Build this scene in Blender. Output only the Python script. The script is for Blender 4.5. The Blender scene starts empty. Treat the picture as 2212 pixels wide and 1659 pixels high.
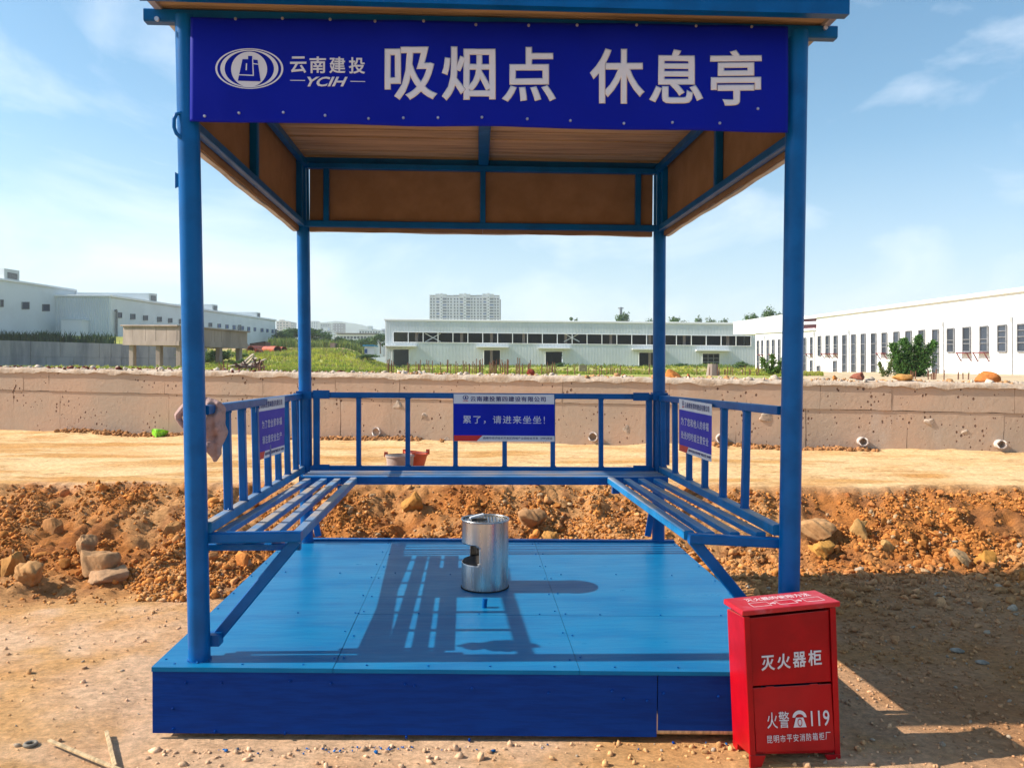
import bpy, math, random
import numpy as np
from mathutils import Vector, Matrix
random.seed(7); rng = np.random.default_rng(7)
S = bpy.context.scene
COL = S.collection

# ------------------------------------------------------------------ camera
CH, YAW, PITCH, ROLL, FPX = 1.56, 0.044, 0.0182, -0.006, 1707.1
CXP, CYP = 1106.0, 829.5
cy, sy = math.cos(YAW), math.sin(YAW)
cp, sp = math.cos(PITCH), math.sin(PITCH)
cr, sr = math.cos(ROLL), math.sin(ROLL)
xv = Vector((cy, -sy, 0)); hv = Vector((sy, cy, 0)); zv = Vector((0, 0, 1))
uv_ = hv*sp + zv*cp; FWD = hv*cp - zv*sp
RGT = xv*cr - uv_*sr; UPV = xv*sr + uv_*cr
EYE = Vector((0, 0, CH))
cam = bpy.data.cameras.new('camera'); camo = bpy.data.objects.new('camera', cam); COL.objects.link(camo)
M = Matrix((RGT, UPV, -FWD)).transposed().to_4x4(); M.translation = EYE
camo.matrix_world = M
cam.sensor_width = 36; cam.sensor_fit = 'HORIZONTAL'; cam.lens = FPX/2212*36
cam.clip_start = .05; cam.clip_end = 20000
S.camera = camo

# ------------------------------------------------------------------ world, sun, exposure
ELEV = math.radians(37.5); SUNY = 0.012
w = bpy.data.worlds.new('World'); S.world = w; w.use_nodes = True
nt = w.node_tree; nt.nodes.clear()
def N(nt, t, **k):
    n = nt.nodes.new(t)
    for a, b in k.items(): setattr(n, a, b)
    return n
out = N(nt, 'ShaderNodeOutputWorld'); bg = N(nt, 'ShaderNodeBackground')
sky = N(nt, 'ShaderNodeTexSky', sky_type='NISHITA', sun_disc=False)
sky.sun_elevation = ELEV; sky.sun_rotation = math.radians(-90) + SUNY
sky.altitude = 300; sky.air_density = 1.0; sky.dust_density = .8; sky.ozone_density = 1.5
tc = N(nt, 'ShaderNodeTexCoord')
mp = N(nt, 'ShaderNodeMapping'); mp.inputs['Scale'].default_value = (1.0, 1.0, 2.2); mp.inputs['Location'].default_value = (.35, .1, .2)
no = N(nt, 'ShaderNodeTexNoise'); no.inputs['Scale'].default_value = 3.2; no.inputs['Detail'].default_value = 9; no.inputs['Roughness'].default_value = .55
no.inputs['Distortion'].default_value = .6
ramp = N(nt, 'ShaderNodeMapRange'); ramp.inputs['From Min'].default_value = .50; ramp.inputs['From Max'].default_value = .75
ramp.inputs['To Max'].default_value = .62
hz = N(nt, 'ShaderNodeSeparateXYZ'); hr = N(nt, 'ShaderNodeMapRange')
hr.inputs['From Min'].default_value = -.02; hr.inputs['From Max'].default_value = .26; hr.inputs['To Min'].default_value = .62; hr.inputs['To Max'].default_value = .0
mxa = N(nt, 'ShaderNodeMix', data_type='RGBA'); mxa.inputs[7].default_value = (5.0, 5.9, 7.0, 1)
mxc = N(nt, 'ShaderNodeMix', data_type='RGBA'); mxc.inputs[7].default_value = (9.6, 10.0, 10.6, 1)
L = nt.links.new
L(tc.outputs['Generated'], mp.inputs['Vector']); L(mp.outputs[0], no.inputs['Vector']); L(no.outputs['Fac'], ramp.inputs['Value'])
L(tc.outputs['Generated'], hz.inputs[0]); L(hz.outputs['Z'], hr.inputs['Value'])
hs = N(nt, 'ShaderNodeHueSaturation'); hs.inputs['Saturation'].default_value = 1.28; hs.inputs['Hue'].default_value = .485; hs.inputs['Value'].default_value = 1.32
L(sky.outputs[0], hs.inputs['Color']); L(hs.outputs[0], mxa.inputs[6]); L(hr.outputs[0], mxa.inputs[0])
L(mxa.outputs[2], mxc.inputs[6]); L(ramp.outputs[0], mxc.inputs[0])
L(mxc.outputs[2], bg.inputs['Color']); bg.inputs['Strength'].default_value = .082
L(bg.outputs[0], out.inputs['Surface'])
sun = bpy.data.lights.new('sun', 'SUN'); so = bpy.data.objects.new('sun', sun); COL.objects.link(so)
sun.energy = 5.0; sun.angle = math.radians(.5); sun.color = (1, .93, .82)
SV = Vector((-math.cos(ELEV)*math.cos(SUNY), math.cos(ELEV)*math.sin(SUNY), math.sin(ELEV)))
so.rotation_euler = SV.to_track_quat('Z', 'Y').to_euler()
S.view_settings.view_transform = 'Standard'; S.view_settings.look = 'None'
S.view_settings.exposure = 0.72; S.view_settings.gamma = 1; S.view_settings.use_curve_mapping = False
S.cycles.use_denoising = True; S.cycles.max_bounces = 8; S.cycles.diffuse_bounces = 3; S.cycles.volume_bounces = 1
S.cycles.sample_clamp_indirect = 6

# ------------------------------------------------------------------ helpers
def U(px, py, X=None, Y=None, Z=None, P=None):
    """point of the place seen at a picture position, on a plane of the place"""
    d = FWD + RGT*((px-CXP)/FPX) + UPV*((CYP-py)/FPX)
    if Y is not None: t = Y/d.y
    elif X is not None: t = X/d.x
    elif Z is not None: t = (Z-CH)/d.z
    else:
        p0, n = P; t = (p0-EYE).dot(n)/d.dot(n)
    return EYE + d*t
def vplane(a, b):
    n = Vector((b.y-a.y, -(b.x-a.x), 0)).normalized()
    if n.y > 0 and abs(n.y) > .05 or (abs(n.y) <= .05 and n.dot(EYE-a) < 0): n = -n
    if n.dot(EYE-a) < 0: n = -n
    return (a, n)

MATS = {}
def mat(name, col, rough=.55, var=.12, vs=4., bump=0., bs=60., metal=0., spec=.5, col2=None, lo=.42, hi=.62, stretch=(1, 1, 1), streak=0., dust=None, coat=0.):
    m = bpy.data.materials.new(name); m.use_nodes = True; nt = m.node_tree; L = nt.links.new
    b = nt.nodes['Principled BSDF']; b.inputs['Roughness'].default_value = rough; b.inputs['Metallic'].default_value = metal
    b.inputs['Specular IOR Level'].default_value = spec; b.inputs['Coat Weight'].default_value = coat
    tc = N(nt, 'ShaderNodeTexCoord'); mp = N(nt, 'ShaderNodeMapping'); mp.inputs['Scale'].default_value = stretch
    L(tc.outputs['Object'], mp.inputs['Vector'])
    n1 = N(nt, 'ShaderNodeTexNoise'); n1.inputs['Scale'].default_value = vs; n1.inputs['Detail'].default_value = 8; n1.inputs['Roughness'].default_value = .62
    L(mp.outputs[0], n1.inputs['Vector'])
    r = N(nt, 'ShaderNodeMapRange'); r.inputs['From Min'].default_value = lo; r.inputs['From Max'].default_value = hi
    L(n1.outputs['Fac'], r.inputs['Value'])
    c2 = col2 or tuple(c*(1-var*2) for c in col)
    c1 = col if col2 else tuple(min(1, c*(1+var)) for c in col)
    mx = N(nt, 'ShaderNodeMix', data_type='RGBA'); mx.inputs[6].default_value = (*c1, 1); mx.inputs[7].default_value = (*c2, 1)
    L(r.outputs[0], mx.inputs[0]); last = mx.outputs[2]
    if dust:
        g = N(nt, 'ShaderNodeNewGeometry'); sx = N(nt, 'ShaderNodeSeparateXYZ'); L(g.outputs['Normal'], sx.inputs[0])
        n2 = N(nt, 'ShaderNodeTexNoise'); n2.inputs['Scale'].default_value = 3.5; n2.inputs['Detail'].default_value = 6; L(tc.outputs['Object'], n2.inputs['Vector'])
        rr = N(nt, 'ShaderNodeMapRange'); rr.inputs['From Min'].default_value = .42; rr.inputs['From Max'].default_value = .62; rr.inputs['To Max'].default_value = dust; rr.inputs['To Min'].default_value = dust*.35
        L(n2.outputs['Fac'], rr.inputs['Value'])
        mu = N(nt, 'ShaderNodeMath', operation='MULTIPLY', use_clamp=True)
        L(sx.outputs['Z'], mu.inputs[0]); L(rr.outputs[0], mu.inputs[1])
        m2 = N(nt, 'ShaderNodeMix', data_type='RGBA'); m2.inputs[7].default_value = (.42, .33, .25, 1)
        L(mu.outputs[0], m2.inputs[0]); L(last, m2.inputs[6]); last = m2.outputs[2]
    L(last, b.inputs['Base Color'])
    rv = N(nt, 'ShaderNodeMapRange'); rv.inputs['To Min'].default_value = max(0, rough-.1); rv.inputs['To Max'].default_value = min(1, rough+.12)
    L(n1.outputs['Fac'], rv.inputs['Value']); L(rv.outputs[0], b.inputs['Roughness'])
    if bump:
        n3 = N(nt, 'ShaderNodeTexNoise'); n3.inputs['Scale'].default_value = bs; n3.inputs['Detail'].default_value = 8; n3.inputs['Roughness'].default_value = .6
        L(mp.outputs[0], n3.inputs['Vector'])
        bp = N(nt, 'ShaderNodeBump'); bp.inputs['Strength'].default_value = 1; bp.inputs['Distance'].default_value = bump
        L(n3.outputs['Fac'], bp.inputs['Height']); L(bp.outputs[0], b.inputs['Normal'])
    MATS[name] = m
    return m
def attrmat(name, rough=.9, bump=.004, bs=40, var=.35, vs=9, spec=.25, stretch=(1, 1, 1), trans=0.):
    """colour from the mesh's own colour attribute, broken up by noise"""
    m = bpy.data.materials.new(name); m.use_nodes = True; nt = m.node_tree; L = nt.links.new
    b = nt.nodes['Principled BSDF']; b.inputs['Roughness'].default_value = rough; b.inputs['Specular IOR Level'].default_value = spec
    at = N(nt, 'ShaderNodeVertexColor', layer_name='Col')
    tc = N(nt, 'ShaderNodeTexCoord'); mp = N(nt, 'ShaderNodeMapping'); mp.inputs['Scale'].default_value = stretch; L(tc.outputs['Object'], mp.inputs['Vector'])
    n1 = N(nt, 'ShaderNodeTexNoise'); n1.inputs['Scale'].default_value = vs; n1.inputs['Detail'].default_value = 12; n1.inputs['Roughness'].default_value = .7
    L(mp.outputs[0], n1.inputs['Vector'])
    r = N(nt, 'ShaderNodeMapRange'); r.inputs['From Min'].default_value = .3; r.inputs['From Max'].default_value = .7; r.inputs['To Min'].default_value = 1-var; r.inputs['To Max'].default_value = 1+var
    L(n1.outputs['Fac'], r.inputs['Value'])
    vm = N(nt, 'ShaderNodeVectorMath', operation='SCALE'); L(at.outputs[0], vm.inputs[0]); L(r.outputs[0], vm.inputs['Scale'])
    L(vm.outputs[0], b.inputs['Base Color'])
    if bump:
        n3 = N(nt, 'ShaderNodeTexNoise'); n3.inputs['Scale'].default_value = bs; n3.inputs['Detail'].default_value = 10; n3.inputs['Roughness'].default_value = .68
        L(mp.outputs[0], n3.inputs['Vector'])
        bp = N(nt, 'ShaderNodeBump'); bp.inputs['Distance'].default_value = bump; L(n3.outputs['Fac'], bp.inputs['Height']); L(bp.outputs[0], b.inputs['Normal'])
    if trans:
        tr = N(nt, 'ShaderNodeBsdfTranslucent'); L(vm.outputs[0], tr.inputs['Color']); ms = N(nt, 'ShaderNodeMixShader'); ms.inputs[0].default_value = trans
        L(b.outputs[0], ms.inputs[1]); L(tr.outputs[0], ms.inputs[2]); L(ms.outputs[0], nt.nodes['Material Output'].inputs['Surface'])
    MATS[name] = m
    return m

def tag(o, label=None, cat=None, group=None, kind=None):
    if label: o['label'] = label
    if cat: o['category'] = cat
    if group: o['group'] = group
    if kind: o['kind'] = kind
    return o
def empty(name, loc, label=None, cat=None, group=None, kind=None, rz=0):
    o = bpy.data.objects.new(name, None); COL.objects.link(o); o.location = loc; o.rotation_euler = (0, 0, rz); o.empty_display_size = .2
    return tag(o, label, cat, group, kind)
def wld(o):
    v = Vector((0, 0, 0))
    while o is not None: v += o.location + o.matrix_parent_inverse.translation; o = o.parent
    return v
class MB:
    def __init__(s): s.v = []; s.f = []
    def add(s, vs, fs):
        n = len(s.v); s.v += [tuple(v) for v in vs]; s.f += [tuple(i+n for i in f) for f in fs]; return s
    def box(s, a, b):
        x0, x1 = sorted((a[0], b[0])); y0, y1 = sorted((a[1], b[1])); z0, z1 = sorted((a[2], b[2]))
        return s.hexa([(x0, y0, z0), (x1, y0, z0), (x1, y1, z0), (x0, y1, z0), (x0, y0, z1), (x1, y0, z1), (x1, y1, z1), (x0, y1, z1)])
    def hexa(s, p):
        return s.add(p, [(0, 3, 2, 1), (4, 5, 6, 7), (0, 1, 5, 4), (1, 2, 6, 5), (2, 3, 7, 6), (3, 0, 4, 7)])
    def bar(s, p0, p1, w, h, up=(0, 0, 1), bev=0.0):
        p0, p1 = Vector(p0), Vector(p1); d = (p1-p0).normalized(); side = d.cross(Vector(up))
        if side.length < 1e-4: side = d.cross(Vector((1, 0, 0)))
        side.normalize(); u = side.cross(d).normalized(); a, b = w/2, h/2; c = bev or min(w, h)*.12
        prof = [(-a+c, -b), (a-c, -b), (a, -b+c), (a, b-c), (a-c, b), (-a+c, b), (-a, b-c), (-a, -b+c)]
        return s.loft([[p+side*x+u*y for x, y in prof] for p in (p0, p1)])
    def loft(s, rings, cap=True, closed=True):
        k = len(rings[0]); vs = [q for r in rings for q in r]; fs = []
        for i in range(len(rings)-1):
            for j in range(k if closed else k-1):
                fs.append((i*k+j, i*k+(j+1) % k, (i+1)*k+(j+1) % k, (i+1)*k+j))
        if cap: fs.append(tuple(reversed(range(k)))); fs.append(tuple((len(rings)-1)*k+j for j in range(k)))
        return s.add(vs, fs)
    def tube(s, p0, p1, r, n=16, r2=None, cap=True, wob=0):
        p0, p1 = Vector(p0), Vector(p1); d = (p1-p0).normalized(); a = d.orthogonal().normalized(); b = d.cross(a); r2 = r if r2 is None else r2
        R = []
        for p, q in ((p0, r), (p1, r2)): R.append([p+a*q*math.cos(2*math.pi*i/n)+b*q*math.sin(2*math.pi*i/n) for i in range(n)])
        return s.loft(R, cap)
    def path(s, pts, r, n=10):
        R = []
        for i, p in enumerate(pts):
            p = Vector(p); d = (Vector(pts[min(i+1, len(pts)-1)])-Vector(pts[max(i-1, 0)])).normalized(); a = d.cross(Vector((0.1, 1, .05))).normalized(); b = d.cross(a)
            R.append([p+a*r*math.cos(2*math.pi*k/n)+b*r*math.sin(2*math.pi*k/n) for k in range(n)])
        return s.loft(R)
    def prism(s, pts, ext):
        e = Vector(ext); n = len(pts); a = [Vector(p) for p in pts]; b = [p+e for p in a]
        return s.add(a+b, [tuple(range(n)), tuple(reversed(range(n, 2*n)))]+[(i, i+n, (i+1) % n+n, (i+1) % n) for i in range(n)])
    def quad(s, a, b, c, d): return s.add([a, b, c, d], [(0, 1, 2, 3)])
    def mesh(s, name, m, smooth=False, fixn=True):
        me = bpy.data.meshes.new(name); me.from_pydata(s.v, [], s.f)
        if m: me.materials.append(m)
        if fixn and len(s.v) < 60000:
            import bmesh
            bm = bmesh.new(); bm.from_mesh(me); bmesh.ops.recalc_face_normals(bm, faces=bm.faces); bm.to_mesh(me); bm.free()
        if smooth:
            me.shade_smooth()
            try: me.set_sharp_from_angle(angle=math.radians(40))
            except Exception: pass
        me.update(); return me
    def build(s, name, m, parent=None, smooth=False, label=None, kind=None, cat=None, group=None, fixn=True):
        me = s.mesh(name, m, smooth, fixn); o = bpy.data.objects.new(name, me); COL.objects.link(o)
        if parent is not None:
            o.parent = parent; o.matrix_parent_inverse = Matrix.Translation(-wld(parent))
        return tag(o, label, cat, group, kind)
def mesh_obj(name, me, parent=None, **k):
    o = bpy.data.objects.new(name, me); COL.objects.link(o)
    if parent is not None: o.parent = parent; o.matrix_parent_inverse = Matrix.Translation(-wld(parent))
    return tag(o, **k)
def np_mesh(name, V, F, m, col=None, smooth=False, k=3):
    me = bpy.data.meshes.new(name); me.vertices.add(len(V)); me.vertices.foreach_set('co', np.asarray(V, np.float32).ravel())
    F = np.asarray(F, np.int32); me.loops.add(F.size); me.loops.foreach_set('vertex_index', F.ravel())
    me.polygons.add(len(F)); me.polygons.foreach_set('loop_start', np.arange(0, F.size, F.shape[1], dtype=np.int32))
    me.polygons.foreach_set('loop_total', np.full(len(F), F.shape[1], np.int32))
    if smooth: me.polygons.foreach_set('use_smooth', np.ones(len(F), bool))
    me.materials.append(m); me.update(calc_edges=True)
    if col is not None:
        a = me.color_attributes.new('Col', 'FLOAT_COLOR', 'POINT'); c = np.ones((len(V), 4), np.float32); c[:, :np.shape(col)[-1]] = col; a.data.foreach_set('color', c.ravel())
    me.validate(); return me

_lat = np.random.default_rng(11).random((256, 256)).astype(np.float64)
def vnoise(x, y):
    xi = np.floor(x).astype(int); yi = np.floor(y).astype(int); fx = x-xi; fy = y-yi; fx = fx*fx*(3-2*fx); fy = fy*fy*(3-2*fy)
    g = lambda a, b: _lat[a % 256, b % 256]
    return (g(xi, yi)*(1-fx)+g(xi+1, yi)*fx)*(1-fy)+(g(xi, yi+1)*(1-fx)+g(xi+1, yi+1)*fx)*fy
def fbm(x, y, sc, o=4, r=.55):
    x = np.asarray(x, float)*sc; y = np.asarray(y, float)*sc; t = 0; a = 1; s = 0
    for i in range(o): t = t+a*vnoise(x+17.3*i, y+41.7*i); s += a; a *= r; x = x*2.03; y = y*2.03
    return t/s
sst = lambda a, b, x: (lambda t: t*t*(3-2*t))(np.clip((np.asarray(x, float)-a)/(b-a), 0, 1))

# ------------------------------------------------------------------ materials
BLUE = mat('blue_paint', (.0, .098, .315), rough=.34, var=.08, vs=7, bump=.0006, bs=90, dust=.0, spec=.18)
BLUED = mat('dusty_sunlit_blue_paint', (.002, .17, .40), rough=.5, var=.10, vs=7, bump=.0006, bs=90, dust=.95, spec=.3)  # real dust plus sunlit paleness, both put into the upward faces' colour
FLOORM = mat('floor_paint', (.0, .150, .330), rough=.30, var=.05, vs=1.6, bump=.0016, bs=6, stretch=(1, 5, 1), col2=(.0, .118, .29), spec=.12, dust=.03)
SKIRT = mat('shaded_skirt_paint', (.0, .040, .25), rough=.45, vs=5, bump=.0015, bs=9, stretch=(1, 1, 9), col2=(.0, .030, .20), spec=.10)  # platform blue darkened: the front's shade is put into this colour
BLK = mat('dark_gap', (.012, .011, .01), rough=.9)
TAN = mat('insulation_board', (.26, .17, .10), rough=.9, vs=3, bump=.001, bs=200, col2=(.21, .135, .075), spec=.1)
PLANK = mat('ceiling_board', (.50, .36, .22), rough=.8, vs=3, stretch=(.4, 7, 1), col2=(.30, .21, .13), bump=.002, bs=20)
SHEET = mat('roof_metal', (.42, .42, .44), rough=.4, metal=.3)
BANNER = mat('banner_vinyl', (.001, .008, .30), rough=.45, var=.04, vs=2, spec=.10)
WHITEP = mat('white_print', (.62, .64, .70), rough=.5, var=.02)
SIGNB = mat('sign_blue', (.001, .016, .42), rough=.45, var=.04, spec=.12)
SIGNW = mat('sign_white', (.70, .71, .74), rough=.5, var=.04)
SIGNR = mat('sign_red', (.62, .01, .012), rough=.5, var=.05)
NAVY = mat('print_navy', (.01, .02, .16), rough=.5)
STEEL = mat('stainless_steel', (.55, .54, .52), rough=.27, metal=1, var=.08, vs=3, stretch=(9, 9, .6), bump=.0006, bs=6)
STEELD = mat('bin_inside', (.05, .04, .035), rough=.8)
ZINC = mat('screw_metal', (.5, .5, .52), rough=.35, metal=.8)
RED = mat('red_cabinet_paint', (.38, .001, .006), spec=.22, rough=.42, var=.10, vs=4, bump=.0007, bs=30, dust=.3)
REDT = mat('red_lid_paint', (.44, .006, .014), rough=.45, vs=9, col2=(.46, .10, .13), lo=.52, hi=.72)
PINKP = mat('faded_print', (.66, .50, .52), rough=.6, var=.1, vs=40)
WOOD = mat('raw_wood', (.55, .38, .20), rough=.75, var=.18, vs=9, stretch=(6, 1, 1))
OLDW = mat('weathered_wood', (.42, .33, .24), rough=.85, var=.2, vs=5)
FLEECE = mat('fleece', (.44, .30, .27), rough=1, vs=35, bump=.006, bs=160, col2=(.24, .15, .14), lo=.5, hi=.8, spec=.1)
PVC = mat('white_pvc', (.60, .52, .47), rough=.6, var=.15, vs=12)
MORTAR = mat('mortar_lump', (.46, .355, .27), rough=.95, var=.2, vs=14, bump=.008, bs=25)
REDB = mat('orange_plastic', (.60, .085, .03), rough=.5)
BUCK = mat('mortar_caked_plastic', (.40, .31, .27), rough=.85, vs=6, col2=(.30, .20, .17), bump=.003)
GREEN = mat('green_plastic_bag', (.22, .62, .03), rough=.35, var=.25, vs=20)
CONC = mat('far_concrete', (.36, .28, .24), rough=.95, vs=.6, col2=(.26, .20, .17), stretch=(1, 1, .3), bump=.02, bs=3)
CONCD = mat('grey_concrete', (.27, .27, .30), rough=.95, vs=.7, col2=(.15, .155, .19), stretch=(1, 1, .15), bump=.02, bs=3)
CLAD = mat('pale_cladding', (.64, .675, .68), rough=.5, var=.03, vs=.3)
CLADW = mat('white_render', (.80, .80, .79), rough=.7, var=.01, vs=.3)
DARKI = mat('dark_interior', (.03, .03, .032), rough=.9)
GLASS = mat('window_glass', (.05, .06, .08), rough=.12, spec=.7, var=.2, vs=.3)
GLASSD = mat('dark_pane', (.035, .045, .07), rough=.3, var=.2, vs=.1)
BLUEW = mat('blue_pane', (.03, .09, .26), rough=.3)
FRAME = mat('window_frame_grey', (.20, .20, .21), rough=.5)
MAROON = mat('maroon_metal', (.16, .035, .04), rough=.6)
RUST = mat('orange_pipe_paint', (.48, .085, .025), rough=.6, vs=1.2, col2=(.30, .05, .02))
RUSTD = mat('dark_rust', (.09, .035, .025), rough=.8, vs=1)
REBAR = mat('rebar', (.16, .065, .035), rough=.8)
LEAFA = attrmat('leaves', rough=.6, bump=0, var=.35, vs=.9, trans=.25)
GRASSM = attrmat('grass_blades', rough=.7, bump=0, var=.3, vs=.4, trans=.3)
BARK = mat('bark', (.12, .085, .06), rough=.95, var=.2)
TILEB = mat('blue_roof', (.02, .32, .55), rough=.5)

def ground_mat():
    m = bpy.data.materials.new('bare_earth'); m.use_nodes = True; nt = m.node_tree; L = nt.links.new
    b = nt.nodes['Principled BSDF']; b.inputs['Roughness'].default_value = .95; b.inputs['Specular IOR Level'].default_value = .15
    at = N(nt, 'ShaderNodeVertexColor', layer_name='Col'); tc = N(nt, 'ShaderNodeTexCoord')
    def noise(sc, det, ro, st=(1, 1, 1)):
        mp = N(nt, 'ShaderNodeMapping'); mp.inputs['Scale'].default_value = st; L(tc.outputs['Object'], mp.inputs['Vector'])
        n = N(nt, 'ShaderNodeTexNoise'); n.inputs['Scale'].default_value = sc; n.inputs['Detail'].default_value = det; n.inputs['Roughness'].default_value = ro; L(mp.outputs[0], n.inputs['Vector']); return n
    n1 = noise(24, 14, .82); n2 = noise(1.3, 6, .6)
    r = N(nt, 'ShaderNodeMapRange'); r.inputs['From Min'].default_value = .32; r.inputs['From Max'].default_value = .68; r.inputs['To Min'].default_value = .52; r.inputs['To Max'].default_value = 1.42
    L(n1.outputs['Fac'], r.inputs['Value'])
    vm = N(nt, 'ShaderNodeVectorMath', operation='SCALE'); L(at.outputs[0], vm.inputs[0]); L(r.outputs[0], vm.inputs['Scale'])
    mx = N(nt, 'ShaderNodeMix', data_type='RGBA', blend_type='MULTIPLY'); mx.inputs[7].default_value = (.86, .70, .52, 1)
    r2 = N(nt, 'ShaderNodeMapRange'); r2.inputs['From Min'].default_value = .45; r2.inputs['From Max'].default_value = .7; r2.inputs['To Max'].default_value = .75; L(n2.outputs['Fac'], r2.inputs['Value'])
    L(r2.outputs[0], mx.inputs[0]); L(vm.outputs[0], mx.inputs[6])
    n5 = noise(1.5, 11, .68, (1, 5, 1)); ab = N(nt, 'ShaderNodeMath', operation='SUBTRACT'); ab.inputs[1].default_value = .53; L(n5.outputs['Fac'], ab.inputs[0])
    a2 = N(nt, 'ShaderNodeMath', operation='ABSOLUTE'); L(ab.outputs[0], a2.inputs[0])
    ck = N(nt, 'ShaderNodeMapRange'); ck.inputs['From Min'].default_value = .0; ck.inputs['From Max'].default_value = .03; ck.inputs['To Min'].default_value = .9; ck.inputs['To Max'].default_value = 0; L(a2.outputs[0], ck.inputs['Value'])
    n6 = noise(1.1, 4, .6, (1, 2.5, 1)); gt = N(nt, 'ShaderNodeMapRange'); gt.inputs['From Min'].default_value = .42; gt.inputs['From Max'].default_value = .56; L(n6.outputs['Fac'], gt.inputs['Value'])
    mm = N(nt, 'ShaderNodeMath', operation='MULTIPLY'); L(ck.outputs[0], mm.inputs[0]); L(gt.outputs[0], mm.inputs[1]); m3 = N(nt, 'ShaderNodeMath', operation='MULTIPLY'); L(mm.outputs[0], m3.inputs[0]); L(at.outputs['Alpha'], m3.inputs[1])
    cx = N(nt, 'ShaderNodeMix', data_type='RGBA'); cx.inputs[7].default_value = (.30, .15, .05, 1); L(m3.outputs[0], cx.inputs[0]); L(mx.outputs[2], cx.inputs[6]); L(cx.outputs[2], b.inputs['Base Color'])
    n3 = noise(55, 14, .82); n4 = noise(5, 8, .6, (1, 5, 1)); ad = N(nt, 'ShaderNodeMath', operation='MULTIPLY_ADD'); ad.inputs[1].default_value = 2.2
    L(n4.outputs['Fac'], ad.inputs[0]); L(n3.outputs['Fac'], ad.inputs[2])
    bp = N(nt, 'ShaderNodeBump'); bp.inputs['Distance'].default_value = .026; L(ad.outputs[0], bp.inputs['Height']); L(bp.outputs[0], b.inputs['Normal'])
    bs_ = N(nt, 'ShaderNodeMapRange'); bs_.inputs['To Min'].default_value = .9; bs_.inputs['To Max'].default_value = .3; L(at.outputs['Alpha'], bs_.inputs['Value']); L(bs_.outputs[0], bp.inputs['Strength'])
    return m
EARTH = ground_mat()
CLOD = attrmat('earth_clods', rough=.95, bump=.009, bs=40, var=.40, vs=30, spec=.04)
FIELDM = attrmat('field_soil', rough=.95, bump=.05, bs=1.2, var=.3, vs=.5, spec=.1)
def wall_mat():
    m = bpy.data.materials.new('cast_concrete'); m.use_nodes = True; nt = m.node_tree; L = nt.links.new
    b = nt.nodes['Principled BSDF']; b.inputs['Roughness'].default_value = .9; b.inputs['Specular IOR Level'].default_value = .2
    tc = N(nt, 'ShaderNodeTexCoord')
    def noise(sc, det, ro, st=(1, 1, 1)):
        mp = N(nt, 'ShaderNodeMapping'); mp.inputs['Scale'].default_value = st; L(tc.outputs['Object'], mp.inputs['Vector'])
        n = N(nt, 'ShaderNodeTexNoise'); n.inputs['Scale'].default_value = sc; n.inputs['Detail'].default_value = det; n.inputs['Roughness'].default_value = ro; L(mp.outputs[0], n.inputs['Vector']); return n
    def mix(fac, a, c, lo, hi, mx_=1., bt='MIX'):
        r = N(nt, 'ShaderNodeMapRange'); r.inputs['From Min'].default_value = lo; r.inputs['From Max'].default_value = hi; r.inputs['To Max'].default_value = mx_; L(fac, r.inputs['Value'])
        x = N(nt, 'ShaderNodeMix', data_type='RGBA', blend_type=bt); L(r.outputs[0], x.inputs[0])
        if isinstance(a, tuple): x.inputs[6].default_value = (*a, 1)
        else: L(a, x.inputs[6])
        x.inputs[7].default_value = (*c, 1); return x.outputs[2]
    c = mix(noise(.9, 5, .6).outputs['Fac'], (.52, .355, .25), (.44, .335, .25), .4, .62)
    c = mix(noise(1.6, 7, .65, (1, 1, .25)).outputs['Fac'], c, (.33, .235, .17), .55, .75, .6)
    c = mix(noise(2.1, 6, .6, (1.2, 1, .4)).outputs['Fac'], c, (.52, .42, .34), .58, .74, .6)
    mpv = N(nt, 'ShaderNodeMapping'); mpv.inputs['Scale'].default_value = (1, 1, .75); L(tc.outputs['Object'], mpv.inputs['Vector'])
    pit = N(nt, 'ShaderNodeTexVoronoi'); pit.inputs['Scale'].default_value = 17; pit.inputs['Randomness'].default_value = 1; L(mpv.outputs[0], pit.inputs['Vector'])
    gate = noise(30, 4, .6)
    sub = N(nt, 'ShaderNodeMath', operation='MULTIPLY_ADD'); sub.inputs[1].default_value = -.24; L(gate.outputs['Fac'], sub.inputs[0]); sub.inputs[2].default_value = .275
    cmp_ = N(nt, 'ShaderNodeMath', operation='SUBTRACT'); L(sub.outputs[0], cmp_.inputs[0]); L(pit.outputs['Distance'], cmp_.inputs[1])
    k2 = noise(2.6, 2, .5); g2 = N(nt, 'ShaderNodeMath', operation='MULTIPLY_ADD'); g2.inputs[1].default_value = .9; g2.inputs[2].default_value = -.47; L(k2.outputs['Fac'], g2.inputs[0])
    a2 = N(nt, 'ShaderNodeMath', operation='ADD'); L(cmp_.outputs[0], a2.inputs[0]); L(g2.outputs[0], a2.inputs[1])
    c = mix(a2.outputs[0], c, (.17, .085, .055), .0, .02, .85)
    L(c, b.inputs['Base Color'])
    n3 = noise(16, 10, .7); ad = N(nt, 'ShaderNodeMath', operation='MULTIPLY_ADD'); ad.inputs[1].default_value = -14; L(a2.outputs[0], ad.inputs[0]); L(n3.outputs['Fac'], ad.inputs[2])
    mx2 = N(nt, 'ShaderNodeMath', operation='MINIMUM'); L(ad.outputs[0], mx2.inputs[0]); L(n3.outputs['Fac'], mx2.inputs[1])
    bp = N(nt, 'ShaderNodeBump'); bp.inputs['Distance'].default_value = .008; L(mx2.outputs[0], bp.inputs['Height']); L(bp.outputs[0], b.inputs['Normal'])
    return m
WALLM = wall_mat()

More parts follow.
